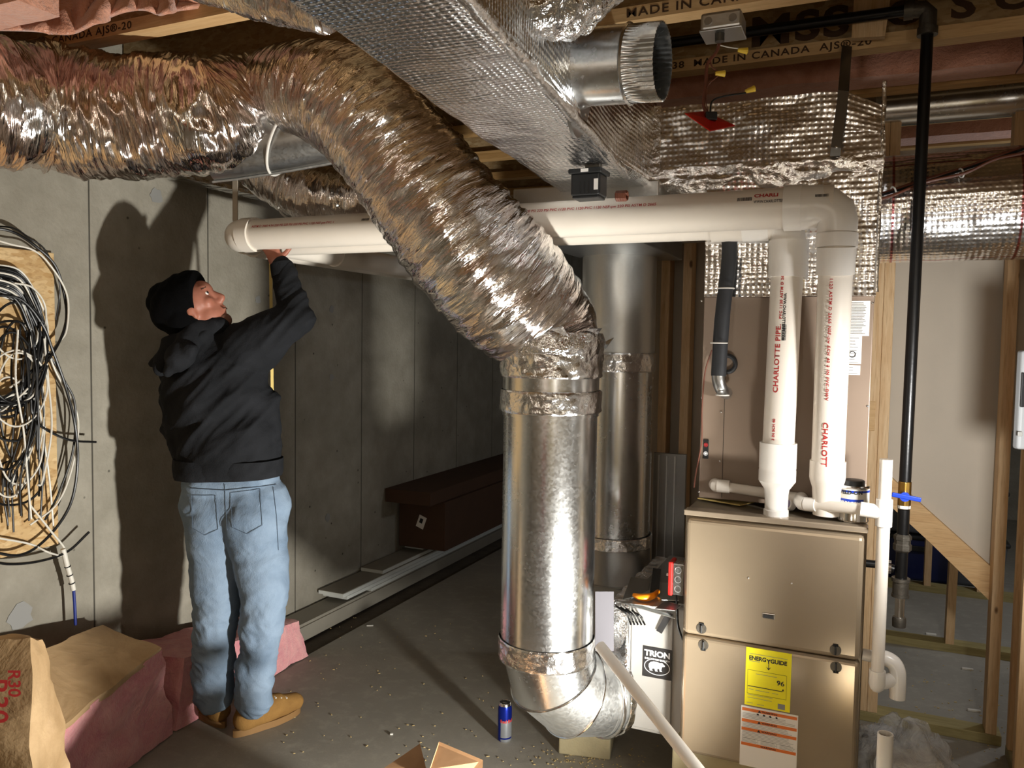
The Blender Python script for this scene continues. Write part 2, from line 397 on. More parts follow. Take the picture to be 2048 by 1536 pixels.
# ================================================================ the setting
XW = -2.73; ZJ = 2.44
struct(MB().box2((-2.40, -1.9, -.12), (2.5, 8.2, 0)).build('floor', 'concrete_floor', smooth=0))
struct(MB().box2((XW, -1.9, -.12), (-2.405, 8.2, -.035)).build('trim_1', 'soil', smooth=0))
struct(MB().box2((XW-.2, -1.9, -.12), (XW, 8.2, 2.78)).build('wall_left', 'concrete_wall', smooth=0))
struct(MB().box2((XW-.2, -2.1, -.12), (2.7, -1.9, 2.78)).build('wall_front', 'backroom', smooth=0))
struct(MB().box2((XW-.2, 8.2, -.12), (2.7, 8.4, 2.78)).build('wall_back', 'concrete_wall', smooth=0))
struct(MB().box2((2.5, -1.9, -.12), (2.7, 8.2, 2.78)).build('wall_right', 'backroom', smooth=0))
struct(MB().box2((XW-.2, -2.1, 2.78), (2.7, 8.4, 2.9)).build('ceiling', 'osb_web', smooth=0))
# form tie holes and dark stain marks on the concrete wall belong to its face
mb = MB()
for px, py, s in ((312, 392, .035), (516, 600, .02), (663, 618, .022), (663, 755, .02), (655, 1035, .022), (40, 1235, .05)):
    p = onX(px, py, XW+.001)
    k = 14; pts = []
    for j in range(k):
        a = 2*pi*j/k; r = s*(.75+.4*random.random()); pts.append(p+V((0, cos(a)*r, sin(a)*r)))
    mb.prism(pts, (.0015, 0, 0))
mb.build('trim_2', 'ink_grey', smooth=0)['kind'] = 'structure'
# I-joists
YJ = [-.57, -.09, .39, .87, 1.35, 1.83, 2.31, 2.79, 3.27, 3.75, 4.23, 4.71, 5.19, 5.67, 6.15]
JL = {1.83: 'wooden I-joist above the left foil duct sleeve, stamped AJS-20', 2.31: 'wooden I-joist running behind the metal junction box at top',
      2.79: 'wooden I-joist stamped 17:38 MADE IN CANADA behind the yellow wire connectors', 3.27: 'wooden I-joist just above the thin bare metal duct, pink batt over it',
      3.75: 'wooden I-joist behind the thin bare metal duct at right', 4.23: 'pale wooden joist right above the large foil duct at right'}
joists = {}
for y in YJ:
    lab = JL.get(y)
    j = thing('floor_joist', lab or 'plain wooden I-joist of the dim ceiling out of the work area', 'joist', (0, y, ZJ), None if lab else 'far ceiling joists')
    joists[y] = j
    MB().box2((XW+.01, y-.032, ZJ), (2.49, y+.032, ZJ+.04)).build('bottom_flange', 'pine_x' if y < 3 else 'dark_flange', j, smooth=0)
    MB().box2((XW+.01, y-.005, ZJ+.04), (2.49, y+.005, ZJ+.30)).build('web', 'osb_web', j, smooth=0)
    MB().box2((XW+.01, y-.032, ZJ+.30), (2.49, y+.032, ZJ+.34)).build('top_flange', 'pine_x', j, smooth=0)
def jtext(s, px, py, y, size=.034):
    p = onY(px, py, y-.032)
    text(s, size, planemap((p.x, y-.032, ZJ+.02), (1, 0, 0), (0, 0, 1)), 'lettering', 'ink_stencil', joists[y], .0006, 1.25, 1.15, 'LEFT')
jtext('MADE IN CANADA', 1252, 40, 2.31); jtext(':38', 1165, 50, 2.31)
jtext('17:38  MADE IN CANADA  AJS®-20', 1312, 135, 2.79, .031)
jtext('CANADA AJS®-20', 104, 70, 1.83, .032)
for s, px, py, sz in (('MSS', 1500, 50, .13), ('O', 1772, 42, .10), ('S', 1902, 10, .11), ('C', 1990, 8, .09)):
    p = onY(px, py, 2.79-.005)
    text(s, sz, planemap((p.x, 2.785, 2.54), (1, 0, 0), (0, 0, 1)), 'lettering', 'ink_stencil', joists[2.79], .004, 1.3, 1.1, 'LEFT')
# stud wall behind the furnace (plane Y = 3.48)
YS = 3.48
def stud(px, py, lab, y=YS, z0=.04, z1=2.44, ww=.038, d=.089, mat='pine_z', x=None, lean=0):
    if x is None: x = onY(px, py, y).x
    o = MB().beam((x, y+d/2, z0), (x+lean, y+d/2, z1), ww, d, (1, 0, 0)).build('wall_stud', mat, smooth=0, bevel=.003)
    return tag(o, lab, 'stud')
stud(1728, 1300, 'pine stud just right of the furnace, left one of the joined pair')
stud(1749, 1300, 'pine stud behind the white drain pipe, right one of the joined pair')
stud(1990, 1300, 'pine stud forming the right edge of the opening under the stairs')
stud(1368, 800, 'tall pine stud left of the evaporator coil cabinet', y=3.50)
stud(1322, 900, 'dim pine stud behind the rear metal duct', y=3.50)
# right hand wall running towards the camera: studs seen side-on
xr = onY(2002, 1300, YS).x+.02
for i, (yy, lab) in enumerate(((3.40, 'first stud of the clustered studs at the right edge, deepest one'), (3.30, 'second stud of the cluster at the right edge, counted from the deepest'),
                    (3.16, 'third stud of the cluster at the right edge, beside the grey box'), (3.0, 'nearest stud of the cluster at the right edge of the photo'))):
    MBo = MB().box2((xr+.006*i, yy-.03, .04), (xr+.089+.006*i, yy+.008, 2.44)).build('wall_stud', 'pine_z', smooth=0, bevel=.003)
    tag(MBo, lab, 'stud')
tag(MB().box2((xr+.0, 1.9, 0), (xr+.089, 3.42, .04)).build('bottom_plate', 'treated_y', smooth=0, bevel=.003), 'greenish treated bottom plate running forward under the right stud cluster', 'plate')
tag(MB().box2((-1.2, YS, 0), (xr-.003, YS+.089, .04)).build('bottom_plate', 'treated_x', smooth=0, bevel=.003), 'dusty treated bottom plate on floor right of the furnace', 'plate')
tag(MB().box2((-.36, 3.50, 1.27), (-.245, 3.59, 1.31)).build('blocking', 'pine_x', smooth=0), 'short pine blocking between studs behind the rear duct', 'blocking')
x0 = onY(1737, 860, YS).x
tag(MB().box2((x0-.02, YS-.002, 1.18), (x0+.022, YS+.05, 1.30)).build('blocking', 'pine_x', smooth=0, bevel=.003), 'short pine block right of coil cabinet beside the tall stud', 'blocking')
# drywall faces
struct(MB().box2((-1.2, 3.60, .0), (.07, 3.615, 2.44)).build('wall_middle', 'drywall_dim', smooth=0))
pA, pB = onY(1775, 950, 3.60), onY(1995, 1172, 3.60)
poly = [(.07, 3.60, pA.z), (pB.x, 3.60, pB.z), (pB.x, 3.60, 1.2), (1.6, 3.60, 1.2), (1.6, 3.60, 2.3), (.07, 3.60, 2.3)]
struct(MB().prism(poly, (0, .013, 0)).build('wall_stair_side', 'drywall', smooth=0))
# stringer board under the drywall edge
a, b = onY(1765, 975, 3.58), onY(2000, 1208, 3.58); d = (b-a).normalized(); nrm = V((0, 1, 0)).cross(d)
a2, b2 = onY(1765, 985+22, 3.58), onY(2000, 1162+22, 3.58)
s = thing('stair_stringer', 'sloping pine stair stringer board below the drywall at right', 'stringer', a)
e0, e1, e2, e3 = onY(1760, 938, 3.575), onY(1998, 1162, 3.575), onY(1998, 1250-45, 3.575), onY(1760, 1000-6, 3.575)
MB().prism([onY(1760, 935, 3.56), onY(2000, 1150, 3.56), onY(2000, 1222, 3.56), onY(1860, 1085, 3.56), onY(1760, 993, 3.56)], (0, .038, 0)).build('board', 'pine_x', s, smooth=0)
# the space under the stairs
for py, z, lab in ((1285, .0, 'treated floor plate crossing the gap under the stairs, nearer one'), (1172, .0, 'treated floor plate below the dark storage bins')):
    p = onZ(1850, py+12, 0)
    tag(MB().box2((-.25, p.y, 0), (1.9, p.y+.089, .04)).build('bottom_plate', 'treated_x', smooth=0), lab, 'plate')
y1 = onZ(1850, 1297, 0).y; y2 = onZ(1850, 1184, 0).y
x = onY(1900, 1270, y1).x
tag(MB().beam((x, y1+.045, .04), (x+.01, y1+.045, 1.2), .038, .089, (1, 0, 0)).build('wall_stud', 'pine_z', smooth=0), 'short pine stud standing under the sloping stringer', 'stud')
x = onY(1855, 1160, y2).x
tag(MB().beam((x, y2+.045, .04), (x, y2+.045, 1.6), .038, .089, (1, 0, 0)).build('wall_stud', 'pine_z', smooth=0), 'greyish stud in front of the far storage bins', 'stud')
x = onY(1962, 1160, y2).x
tag(MB().beam((x, y2+.045, .04), (x-.0, y2+.045, 1.6), .038, .089, (1, 0, 0)).build('wall_stud', 'pine_z', smooth=0), 'far pine stud beside the opening, right of the storage bins', 'stud')
# storage bins
def bin_(px, py, y, wd, h, mat, lab, z0=0, d=.4, lidmat='black_plastic'):
    p = onY(px, py, y); x = p.x
    t = thing('storage_bin', lab, 'storage bin', (x, y, z0))
    mb = MB(); P = []
    for z, k in ((0, .9), (h*.9, 1.0)): P.append([V((x+sx*wd/2*k, y+sy*d/2*k, z0+z)) for sx, sy in ((-1, -1), (1, -1), (1, 1), (-1, 1))])
    mb.grid(P, closev=True); mb.f.append([0, 1, 2, 3]); mb.uv.append(None); mb.mi.append(0)
    mb.build('tub', mat, t, smooth=0, bevel=.02)
    MB().box((x, y, z0+h*.95), (wd*1.05, d*1.05, h*.1)).build('lid', lidmat, t, smooth=0, bevel=.012)
    MB().box((x, y-d/2*1.0, z0+h*.72), (wd*.3, .02, h*.12)).build('handle', lidmat, t, smooth=0, bevel=.005)
    return t
yb = y2+.42
bin_(1825, 1100, yb, .50, .30, 'bin_blue', 'dark blue lower storage bin behind the gas drip leg', .0)
bin_(1825, 1100, yb, .46, .34, 'bin_plastic', 'grey storage bin with printed mark stacked on the blue bin', .305)
bin_(1822, 1060, yb, .44, .22, 'bin_green', 'green lidded bin on top of the stack under the stairs', .65, lidmat='bin_green')
bin_(1925, 1100, yb+.02, .46, .30, 'bin_plastic', 'dark grey storage bin right of the greyish stud, on the floor', .0)
bin_(1922, 1100, yb+.02, .44, .32, 'bin_plastic', 'grey storage bin right of the greyish stud, on top', .305)

# studs, ladder and tool chest added behind the camera for the metal to reflect
for i, x in enumerate((-2.1, -1.5, -.9, -.3, .3, .9, 1.5, 2.1)):
    tag(MB().box2((x-.019, -1.895, .04), (x+.019, -1.81, 2.43)).build('wall_stud', 'pine_z', smooth=0), 'added pine stud on the wall behind the photographer, out of frame', 'stud', 'added studs behind the photographer')
ld = thing('reflection_ladder', 'added yellow step ladder leaning behind the photographer, out of frame', 'ladder', (.75, -1.3, 0))
for sx in (-.2, .2): MB().beam((.75+sx, -1.1, 0), (.75+sx*.8, -1.6, 1.9), .03, .07, (1, 0, 0)).build('rail', 'yellow_label', ld, smooth=0)
for k_ in range(6): MB().box((.75, -1.17-.08*k_, .28+.29*k_), (.38, .08, .025)).build('step', 'yellow_label', ld, smooth=0)
tbx = thing('reflection_tool_box', 'added tall red tool chest behind the photographer, out of frame', 'tool box', (-.35, -1.5, 0))
MB().box2((-.6, -1.75, .0), (-.15, -1.35, .95)).build('body', 'red_plastic', tbx, smooth=0, bevel=.01)
for k_ in range(4): MB().box2((-.58, -1.35, .06+.22*k_), (-.17, -1.335, .25+.22*k_)).build('drawer', 'red_plastic', tbx, smooth=0, bevel=.004)
# ================================================================ big ducts
def ring_tube(mb, c, axis, R, r, n=48, m=8):
    c, d = V(c), V(axis).normalized(); u = V((0, 0, 1)) if abs(d.z) < .9 else V((1, 0, 0)); u = (u-d*u.dot(d)).normalized(); b = d.cross(u)
    mb.tube([c+(u*cos(2*pi*i/n)+b*sin(2*pi*i/n))*R for i in range(n)], r, m, closed=True)
# main round duct with elbow
q_ = at(1097, 1050, 2.567); DX, DY, DR = q_.x, q_.y, .149
duct = thing('round_duct', 'shiny galvanised round duct standing in the middle, rising from its elbow near the floor', 'duct', (DX, DY, .05))
Cz = .54; Rc = .2; E = V((cos(radians(58)), sin(radians(58)), 0)); SD = E.cross(UP); DC = V((DX, DY, 0))
MB().cyl((DX, DY, Cz), (DX, DY, 1.29), DR, n=64).build('pipe', 'galvanised', duct)
MB().cyl((DX, DY, 1.285), (DX, DY, 1.50), DR+.004, n=64).build('upper_pipe', 'galvanised', duct)
def tape_band(c0, c1, r, parent, name='foil_tape', mat='foil_tape', seed=0, amp=.004, n=110, m=16):
    c0, c1 = V(c0), V(c1); d = (c1-c0).normalized(); mb = MB()
    path = [c0+(c1-c0)*(i/m) for i in range(m+1)]
    mb.tube(path, r, n, cap=False, rf=lambda L, a, i: 1+amp/r*(1+1.2*fbm((cos(a)*3+seed, sin(a)*3, L*16), 1.6, 3))*(0.35 if i in (0, m) else 1))
    return mb.build(name, mat, parent, smooth=50)
tape_band((DX, DY, 1.405), (DX, DY, 1.485), DR+.007, duct, seed=3, amp=.006)
tape_band((DX, DY, 1.295), (DX, DY, 1.365), DR+.007, duct, seed=8)
tape_band((DX, DY, .50), (DX, DY, .57), DR+.003, duct, seed=5, amp=.003)
angs = [0, 32, 62, 90]
def elbow_pt(a): a = radians(a); return DC+E*(Rc-Rc*cos(a))+UP*(Cz-Rc*sin(a))
for i in range(3):
    P = []
    for a in (angs[i], angs[i+1]):
        c = elbow_pt(a); a = radians(a); rad = -E*cos(a)-UP*sin(a)
        P.append([c+rad*cos(2*pi*j/64)*DR+SD*sin(2*pi*j/64)*DR for j in range(64)])
    P.insert(1, [(p+q)/2 for p, q in zip(P[0], P[1])])
    MB().grid(P, closev=True, uvf=lambda i, j: (i*.1, j*.02)).build('elbow_gore', 'galvanised_dull' if i else 'galvanised', duct)
for a in angs[1:3]:
    mb = MB(); ra = radians(a); ring_tube(mb, elbow_pt(a), E*sin(ra)-UP*cos(ra), DR+.002, .0032, 64, 8); mb.build('bead', 'chrome', duct)
EX = elbow_pt(90)
MB().cyl(EX-E*.01, EX+E*.04, DR, n=64).build('collar', 'galvanised_dull', duct)
mb = MB(); ring_tube(mb, EX+E*.008, E, DR+.006, .006, 64); mb.build('bead', 'chrome', duct)
tape_band(EX+E*.03, EX+E*.055, DR+.006, duct, seed=11, amp=.005)
# hanging grey sheet strip beside the duct
a_, b_ = at(1209, 1183, 2.5), at(1209, 1302, 2.5)
strip = MB().beam(a_, b_, .058, .0012, RT); tag(strip.build('metal_strip', 'dull_sheet', smooth=0), 'dull grey sheet-metal strip hanging beside the big round duct', 'strip')
# return transition box wrapped in crumpled foil, and the filter cabinet
tb = thing('return_transition', 'foil-taped sheet metal transition between the duct elbow and the white filter cabinet', 'duct fitting', (-.75, 2.85, .15))
def lumpy_box(a, b, nx=24, amp=.006, sc=9, seed=0, profile=None):
    """closed box with subdivided, displaced faces"""
    mb = MB(); a, b = V(a), V(b)
    def disp(p, n): return p+n*amp*(fbm(p+V((seed, 0, 0)), sc, 3))
    for ax in range(3):
        o1, o2 = [(1, 2), (0, 2), (0, 1)][ax]
        L1, L2 = abs(b[o1]-a[o1]), abs(b[o2]-a[o2]); n1 = max(2, int(L1/.02*nx/24)); n2 = max(2, int(L2/.02*nx/24))
        for sgn, val in ((-1, a[ax]), (1, b[ax])):
            P = []
            for i in range(n1+1):
                row = []
                for j in range(n2+1):
                    q = V((0, 0, 0)); q[ax] = val; q[o1] = a[o1]+(b[o1]-a[o1])*i/n1; q[o2] = a[o2]+(b[o2]-a[o2])*j/n2
                    if profile: q = profile(q)
                    nn = (V(q)-(a+b)/2).normalized(); row.append(disp(q, nn))
                P.append(row)
            mb.grid(P, uvf=lambda i, j, L1=L1, L2=L2, n1=n1, n2=n2: (L1*i/n1, L2*j/n2))
    return mb
FX0, FX1, FYf, FYb, FZ0, FZ1 = -.70, -.515, 2.56, 3.15, .225, .655
mb = MB(); P = []
c0 = EX+E*.04
k = 48
for t_ in [0, .15, .4, .7, 1]:
    row = []
    for j in range(k):
        a = 2*pi*j/k; cy, cz = cos(a), sin(a); circ = c0-SD*cy*DR+UP*cz*DR
        m_ = max(abs(cy), abs(cz)); sq = V((FX0, (FYf+FYb)/2+cy/m_*(FYb-FYf)/2, (FZ0+FZ1)/2+cz/m_*(FZ1-FZ0)/2))
        row.append(circ.lerp(sq, t_))
    P.append(row)
mb.grid(P, closev=True, uvf=lambda i, j: (i*.04, j*.02)); mb.build('cone', 'foil_crumple', tb)
mb = lumpy_box((FX0-.055, FYf-.004, FZ0-.004), (FX0, FYb+.004, FZ1+.004), amp=.012, sc=22); mb.build('tape_edge', 'foil_crumple', tb, smooth=60, fix=False)
fc = thing('filter_cabinet', 'white media filter cabinet with black TRION sticker beside the furnace', 'filter cabinet', (-.6, 2.85, FZ0))
MB().box2((FX0, FYf, FZ0), (FX1, FYb, FZ1)).build('body', 'filter_white', fc, smooth=0, bevel=.004)
MB().box2((FX0+.012, FYf-.008, FZ0+.012), (FX1-.035, FYf, FZ1-.014)).build('door', 'filter_white', fc, smooth=0, bevel=.004)
MB().box2((FX0, FYf+.02, FZ1), (FX1, FYb, FZ1+.012)).build('top_flange', 'galvanised_dark', fc, smooth=0)
sa = onY(1285, 1288, FYf-.009); sb = onY(1343, 1362, FYf-.009)
sx0, sx1, sz1, sz0 = sa.x+.002, sb.x, sa.z-.004, sb.z
lab = MB().box2((sx0, FYf-.0105, sz0), (sx1, FYf-.008, sz1)).build('sticker', 'black_panel', fc, smooth=0, bevel=.001); lab['label'] = 'black sticker with white lettering'
sc_ = (sx0+sx1)/2; sw = sx1-sx0
def fm(z): return planemap((sc_, FYf-.0106, z), (1, 0, 0), (0, 0, 1), .0006)
text('TRION', .0265, fm(sz1-.022), 'lettering', 'ink_white', lab, .0010, 1.05)
text('INDOOR AIR QUALITY', .0085, fm(sz1-.040), 'lettering', 'ink_white', lab, .0002, .95)
mb = MB(); pts = [V((sc_+cos(2*pi*i/40)*sw*.43, FYf-.0112, sz0+.038+sin(2*pi*i/40)*.026)) for i in range(40)]
mb.tube(pts, .0012, 6, closed=True); mb.build('oval_outline', 'ink_white', lab)
bear = [(-.030, -.004), (-.029, .006), (-.023, .013), (-.012, .017), (.000, .0165), (.008, .0145), (.014, .015), (.018, .0165), (.021, .013), (.027, .009), (.029, .005), (.026, .003), (.019, .002),
        (.017, -.004), (.016, -.012), (.019, -.016), (.010, -.016), (.009, -.008), (.002, -.007), (.001, -.014), (.003, -.018), (-.006, -.018), (-.008, -.009), (-.015, -.009), (-.018, -.014), (-.015, -.018), (-.026, -.018), (-.027, -.010)]
MB().prism([V((sc_+x*.92, FYf-.0111, sz0+.040+z*.92)) for x, z in bear], (0, -.0006, 0)).build('bear_emblem', 'ink_white', lab, smooth=0)
# paver under the elbow
tag(MB().box((-.915, 2.80, .06), (.19, .17, .12), .2).build('concrete_block', 'block', smooth=0, bevel=.006), 'tan paver block propping the duct elbow', 'block')
# rear duct
QX, QY, QR = -.94, 3.17, .147
rd = thing('round_duct', 'dimmer round duct behind the big one, with tape bands', 'duct', (QX, QY, .5))
MB().cyl((QX, QY, .72), (QX, QY, 1.44), QR, n=56).build('pipe', 'galvanised', rd)
MB().cyl((QX, QY, 1.44), (QX, QY, 1.90), QR+.003, n=56).build('upper_pipe', 'galvanised_dull', rd)
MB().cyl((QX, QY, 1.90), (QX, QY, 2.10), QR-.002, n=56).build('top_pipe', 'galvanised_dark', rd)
tape_band((QX, QY, 1.40), (QX, QY, 1.475), QR+.006, rd, seed=1); tape_band((QX, QY, 1.86), (QX, QY, 1.935), QR+.006, rd, seed=2)
tape_band((QX, QY, .685), (QX, QY, .735), QR+.006, rd, seed=4)
MB().lathe([(0, QR+.012), (.06, QR+.006), (.17, QR), (.19, QR)], (QX, QY, .54), n=48).build('lower_boot', 'galvanised_dark', rd)
mb = MB(); ring_tube(mb, (QX, QY, .545), (0, 0, 1), QR+.014, .004); mb.build('bead', 'galvanised_dark', rd)
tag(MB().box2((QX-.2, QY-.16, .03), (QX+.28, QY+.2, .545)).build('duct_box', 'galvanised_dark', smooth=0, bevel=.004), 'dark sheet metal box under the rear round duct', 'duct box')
# ---------------------------------------------------------------- flex duct with foil sleeve
def pleat(seed, amp=.035, fine=.5):
    def f(L, a, i):
        ca, sa_ = cos(a), sin(a)
        big = noise.noise(V((ca*1.1+seed, sa_*1.1, L*6)))*.9
        pl = noise.noise(V((ca*1.0+seed, sa_*1.0, L*46+ca*2)))          # tight rings
        pl2 = abs(noise.noise(V((ca*1.8, sa_*1.8+seed, L*26))))
        cr = abs(noise.noise(V((ca*3+seed, sa_*3, L*70))))
        return 1+amp*(big*1.2+pl*.8-pl2*1.1-cr*fine)
    return f
fx = thing('flex_duct', 'fat crinkled foil-wrapped flex duct curving down into the big round duct', 'flex duct', (DX, DY, 1.49))
cl = [(1103, 716, 2.567, .162), (1098, 690, 2.567, .170), (1078, 645, 2.555, .181), (1015, 580, 2.50, .205), (938, 492, 2.46, .204), (866, 402, 2.45, .192), (792, 305, 2.46, .180), (728, 235, 2.48, .174), (665, 190, 2.52, .167), (600, 178, 2.58, .150), (545, 180, 2.65, .13)]
pth = smooth_path([list(at(x, y, Z))+[r] for x, y, Z, r in cl], 40)
MB().tube([p[:3] for p in pth], [p[3] for p in pth], 120, rf=pleat(3.3, .05)).build('sleeve', 'foil_flex', fx, smooth=75)
q0 = V((DX, DY, 1.50))
mb = MB(); mb.tube([q0+V((0, 0, z)) for z in (-.045, -.02, 0, .02, .045)], [DR+.008, DR+.016, DR+.02, DR+.022, DR+.012], 120, cap=False, rf=pleat(9.1, .035, 1)); mb.build('gathered_foil', 'foil_crumple', fx, smooth=75)
rnd = random.Random(4); mb = MB()
for i in range(9):
    a = rnd.uniform(0, 2*pi); base = q0+V((cos(a)*(DR+.018), sin(a)*(DR+.018), rnd.uniform(-.03, .06)))
    out = V((cos(a), sin(a), rnd.uniform(-.3, .9))).normalized(); t2 = V((-sin(a), cos(a), rnd.uniform(-.6, .6)))*.03
    mb.add([base-t2, base+t2, base+out*.04+t2*.2, base+out*.015-t2*.3], [[0, 1, 2], [0, 2, 3]])
mb.build('tape_ends', 'foil_tape', fx, smooth=0, fix=False)
# left sleeve run
sl = thing('duct_sleeve', 'pinkish foil insulation sleeve running to the left edge above the person', 'duct sleeve', at(300, 230, 2.6))
cl = [(-260, 150, 2.15, .215), (-120, 190, 2.3, .205), (0, 205, 2.42, .20), (40, 208, 2.47, .185), (90, 212, 2.52, .205), (130, 222, 2.55, .19), (165, 228, 2.56, .203), (250, 236, 2.58, .20), (340, 232, 2.6, .197), (400, 232, 2.6, .197), (450, 222, 2.62, .185), (490, 190, 2.64, .145), (530, 168, 2.66, .11), (570, 162, 2.68, .10)]
pth = smooth_path([list(at(x, y, Z))+[r] for x, y, Z, r in cl], 34)
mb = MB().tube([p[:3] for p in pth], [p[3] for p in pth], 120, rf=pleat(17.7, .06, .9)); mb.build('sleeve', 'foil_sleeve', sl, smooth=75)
bp = thing('round_duct', 'bare smooth metal duct poking out of the foil sleeve at upper left', 'duct', at(550, 280, 2.62))
pc = [(425, 306, 2.68), (470, 301, 2.68), (560, 287, 2.67), (700, 262, 2.66), (740, 254, 2.66)]
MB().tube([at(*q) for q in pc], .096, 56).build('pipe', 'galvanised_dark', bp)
MB().tube([at(x, y+58, z-.01) for x, y, z in pc], .004, 8).build('seam', 'galvanised_dull', bp)
c = V(at(585, 282, 2.67)); ax = (at(560, 287, 2.67)-at(620, 276, 2.665)).normalized()
c = V(at(566, 286, 2.67)); mb = MB(); ring_tube(mb, c+ax*0, (ax+V((0, 0, .55))).normalized(), .111, .0045, 56)
tag(mb.build('zip_tie', 'zip_tie', smooth=50), 'long white zip tie around the bare metal duct at upper left', 'zip tie')
# smaller dark flex behind
f2 = thing('flex_duct', 'small dark foil flex duct sagging behind the bare duct and PVC pipe', 'flex duct', at(620, 370, 3.2))
cl = [(500, 318, 3.3, .10), (545, 345, 3.25, .115), (600, 375, 3.2, .125), (660, 395, 3.15, .125), (740, 400, 3.1, .12), (800, 390, 3.1, .12)]
pth = smooth_path([list(at(x, y, Z))+[r] for x, y, Z, r in cl], 26)
MB().tube([p[:3] for p in pth], [p[3] for p in pth], 90, rf=pleat(25, .06, .7)).build('sleeve', 'foil_flex', f2, smooth=75)
mb = MB(); ring_tube(mb, pth[52][:3], V(pth[53][:3])-V(pth[51][:3]), .131, .004, 40); mb.build('strap', 'zip_tie', f2)
# ---------------------------------------------------------------- supply trunk in bubble foil
tr = thing('supply_trunk', 'rectangular trunk duct in silver bubble foil, slanting from the top of the photo', 'duct', (-.75, 1.6, 2.0))
mb = MB(); P = []; NL = 90
for i in range(NL+1):
    t_ = i/NL; y = .55+(2.56-.55)*t_; xl = -.76-.22*t_+.04*max(0, t_-.6); xr_ = -.50-.20*t_
    if t_ > .8: xr_ += (t_-.8)*.25
    z0, z1 = 2.012-.002*t_, 2.30; row = []; L = 0
    r = .022; prof = []
    for (cx, cz, a0) in ((xl+r, z0+r, 180), (xr_-r, z0+r, 270), (xr_-r, z1-r, 0), (xl+r, z1-r, 90)):
        for k_ in range(5): a = radians(a0+k_*22.5); prof.append(V((cx+r*cos(a), y, cz+r*sin(a))))
    full = []
    for k_ in range(len(prof)):
        p0, p1 = prof[k_], prof[(k_+1) % len(prof)]; n_ = 14 if (p1-p0).length > .05 else 1
        for q in range(n_): full.append(p0.lerp(p1, q/n_))
    cc = V(((xl+xr_)/2, y, (z0+z1)/2))
    P.append([q+(q-cc).normalized()*.006*fbm(q, 7, 3) for q in full])
nn = len(P[0]); per = [0]
for k_ in range(nn): per.append(per[-1]+(P[0][(k_+1) % nn]-P[0][k_]).length)
mb.grid(P, closev=True, uvf=lambda i, j: (2.01*i/NL, per[j]))
mb.f.append([NL*nn+k_ for k_ in range(nn)]); mb.uv.append(None); mb.mi.append(0)
mb.f.append([k_ for k_ in range(nn)][::-1]); mb.uv.append(None); mb.mi.append(0)
mb.build('wrap', 'bubble_foil_fine', tr, smooth=60)
def trunk_x(y): return -.50-.20*(y-.55)/2.01
mb = MB(); edge = [V((trunk_x(y)+.001, y, 2.014)) for y in [.6+.05*i for i in range(36)]]
mb.tube(edge, .012, 10, rf=lambda L, a, i: 1+.5*fbm((L*30, cos(a), sin(a)), 1.5)); mb.build('tape_edge', 'foil_tape', tr, smooth=60)
# horizontal plenum box
BX0, BX1, BY0, BY1 = -.86, .018, 2.555, 3.08
def pprof(q):
    u = (q.x-BX0)/(BX1-BX0)
    if q.z > 2.15:
        arch = 1-max(0, (abs(u-.5)*2-.55)/.45)**2*.22 if u > .5 else 1-max(0, (abs(u-.5)*2-.5)/.5)**2*.25
        q.z = 2.005+(q.z-2.005)*arch
    return q
pl_ = thing('plenum_box', 'wide bubble-foil plenum box over the PVC pipes, brownish in reflection', 'duct', ((BX0+BX1)/2, 2.8, 2.0))
lumpy_box((BX0, BY0, 2.035), (BX1, BY1, 2.262), amp=.010, sc=8, profile=pprof).build('wrap', 'bubble_foil', pl_, smooth=60, fix=False)
mb = MB(); P = []
for i in range(120):
    x = BX0+.04+(BX1-BX0-.04)*i/119; row = []; sag = .012*sin(i/119*pi)
    for j in range(14):
        t_ = j/13; z = 2.075-.085*t_-sag*.4+.006*noise.noise(V((x*6, t_, 0))); y = BY0-.006+.014*t_*t_+.007*fbm((x*3, t_*.6, 2), 4, 3)-.012*(1-t_)*0
        row.append(V((x, y, z)))
    for j in range(6):
        t_ = (j+1)/6; row.append(V((x, BY0+.01+.10*t_, 1.99+.004*noise.noise(V((x*9, t_*2, 5))))))
    P.append(row)
mb.grid(P, uvf=lambda i, j: (i*.0075, j*.007)); o = mb.build('tape_band', 'foil_tape', pl_, smooth=60, fix=False)
mb = MB(); mb.box2((-.66, BY0-.004, 2.06), (-.645, BY0, 2.29)); o = lumpy_box((-.69, BY0-.010, 2.05), (-.63, BY0-.003, 2.27), amp=.003, sc=20); o.build('tape_seam', 'foil_tape', pl_, smooth=50, fix=False)
# metal box under the trunk's end with paper label
bt = thing('duct_boot', 'dull bare metal duct boot with paper label, under the trunk end behind the black actuator', 'duct', (-.85, 2.8, 1.9))
MB().box2((-1.12, 2.50, 1.93), (-.62, 3.34, 2.03)).build('box', 'galvanised_dull', bt, smooth=0, bevel=.005)
MB().box2((-1.10, 2.66, 1.86), (-.72, 3.33, 1.93)).build('drop', 'galvanised_dark', bt, smooth=0, bevel=.004)
lb = MB().box2((-.90, 2.496, 1.955), (-.79, 2.50, 1.985)).build('paper_label', 'white_label', bt, smooth=0)
mb = MB()
for i in range(14): mb.box2((-.895+.004*i+(i % 3)*.0008, 2.4952, 1.96), (-.893+.004*i+(i % 3)*.0008, 2.4958, 1.975))
mb.build('barcode', 'ink_black', lb, smooth=0)
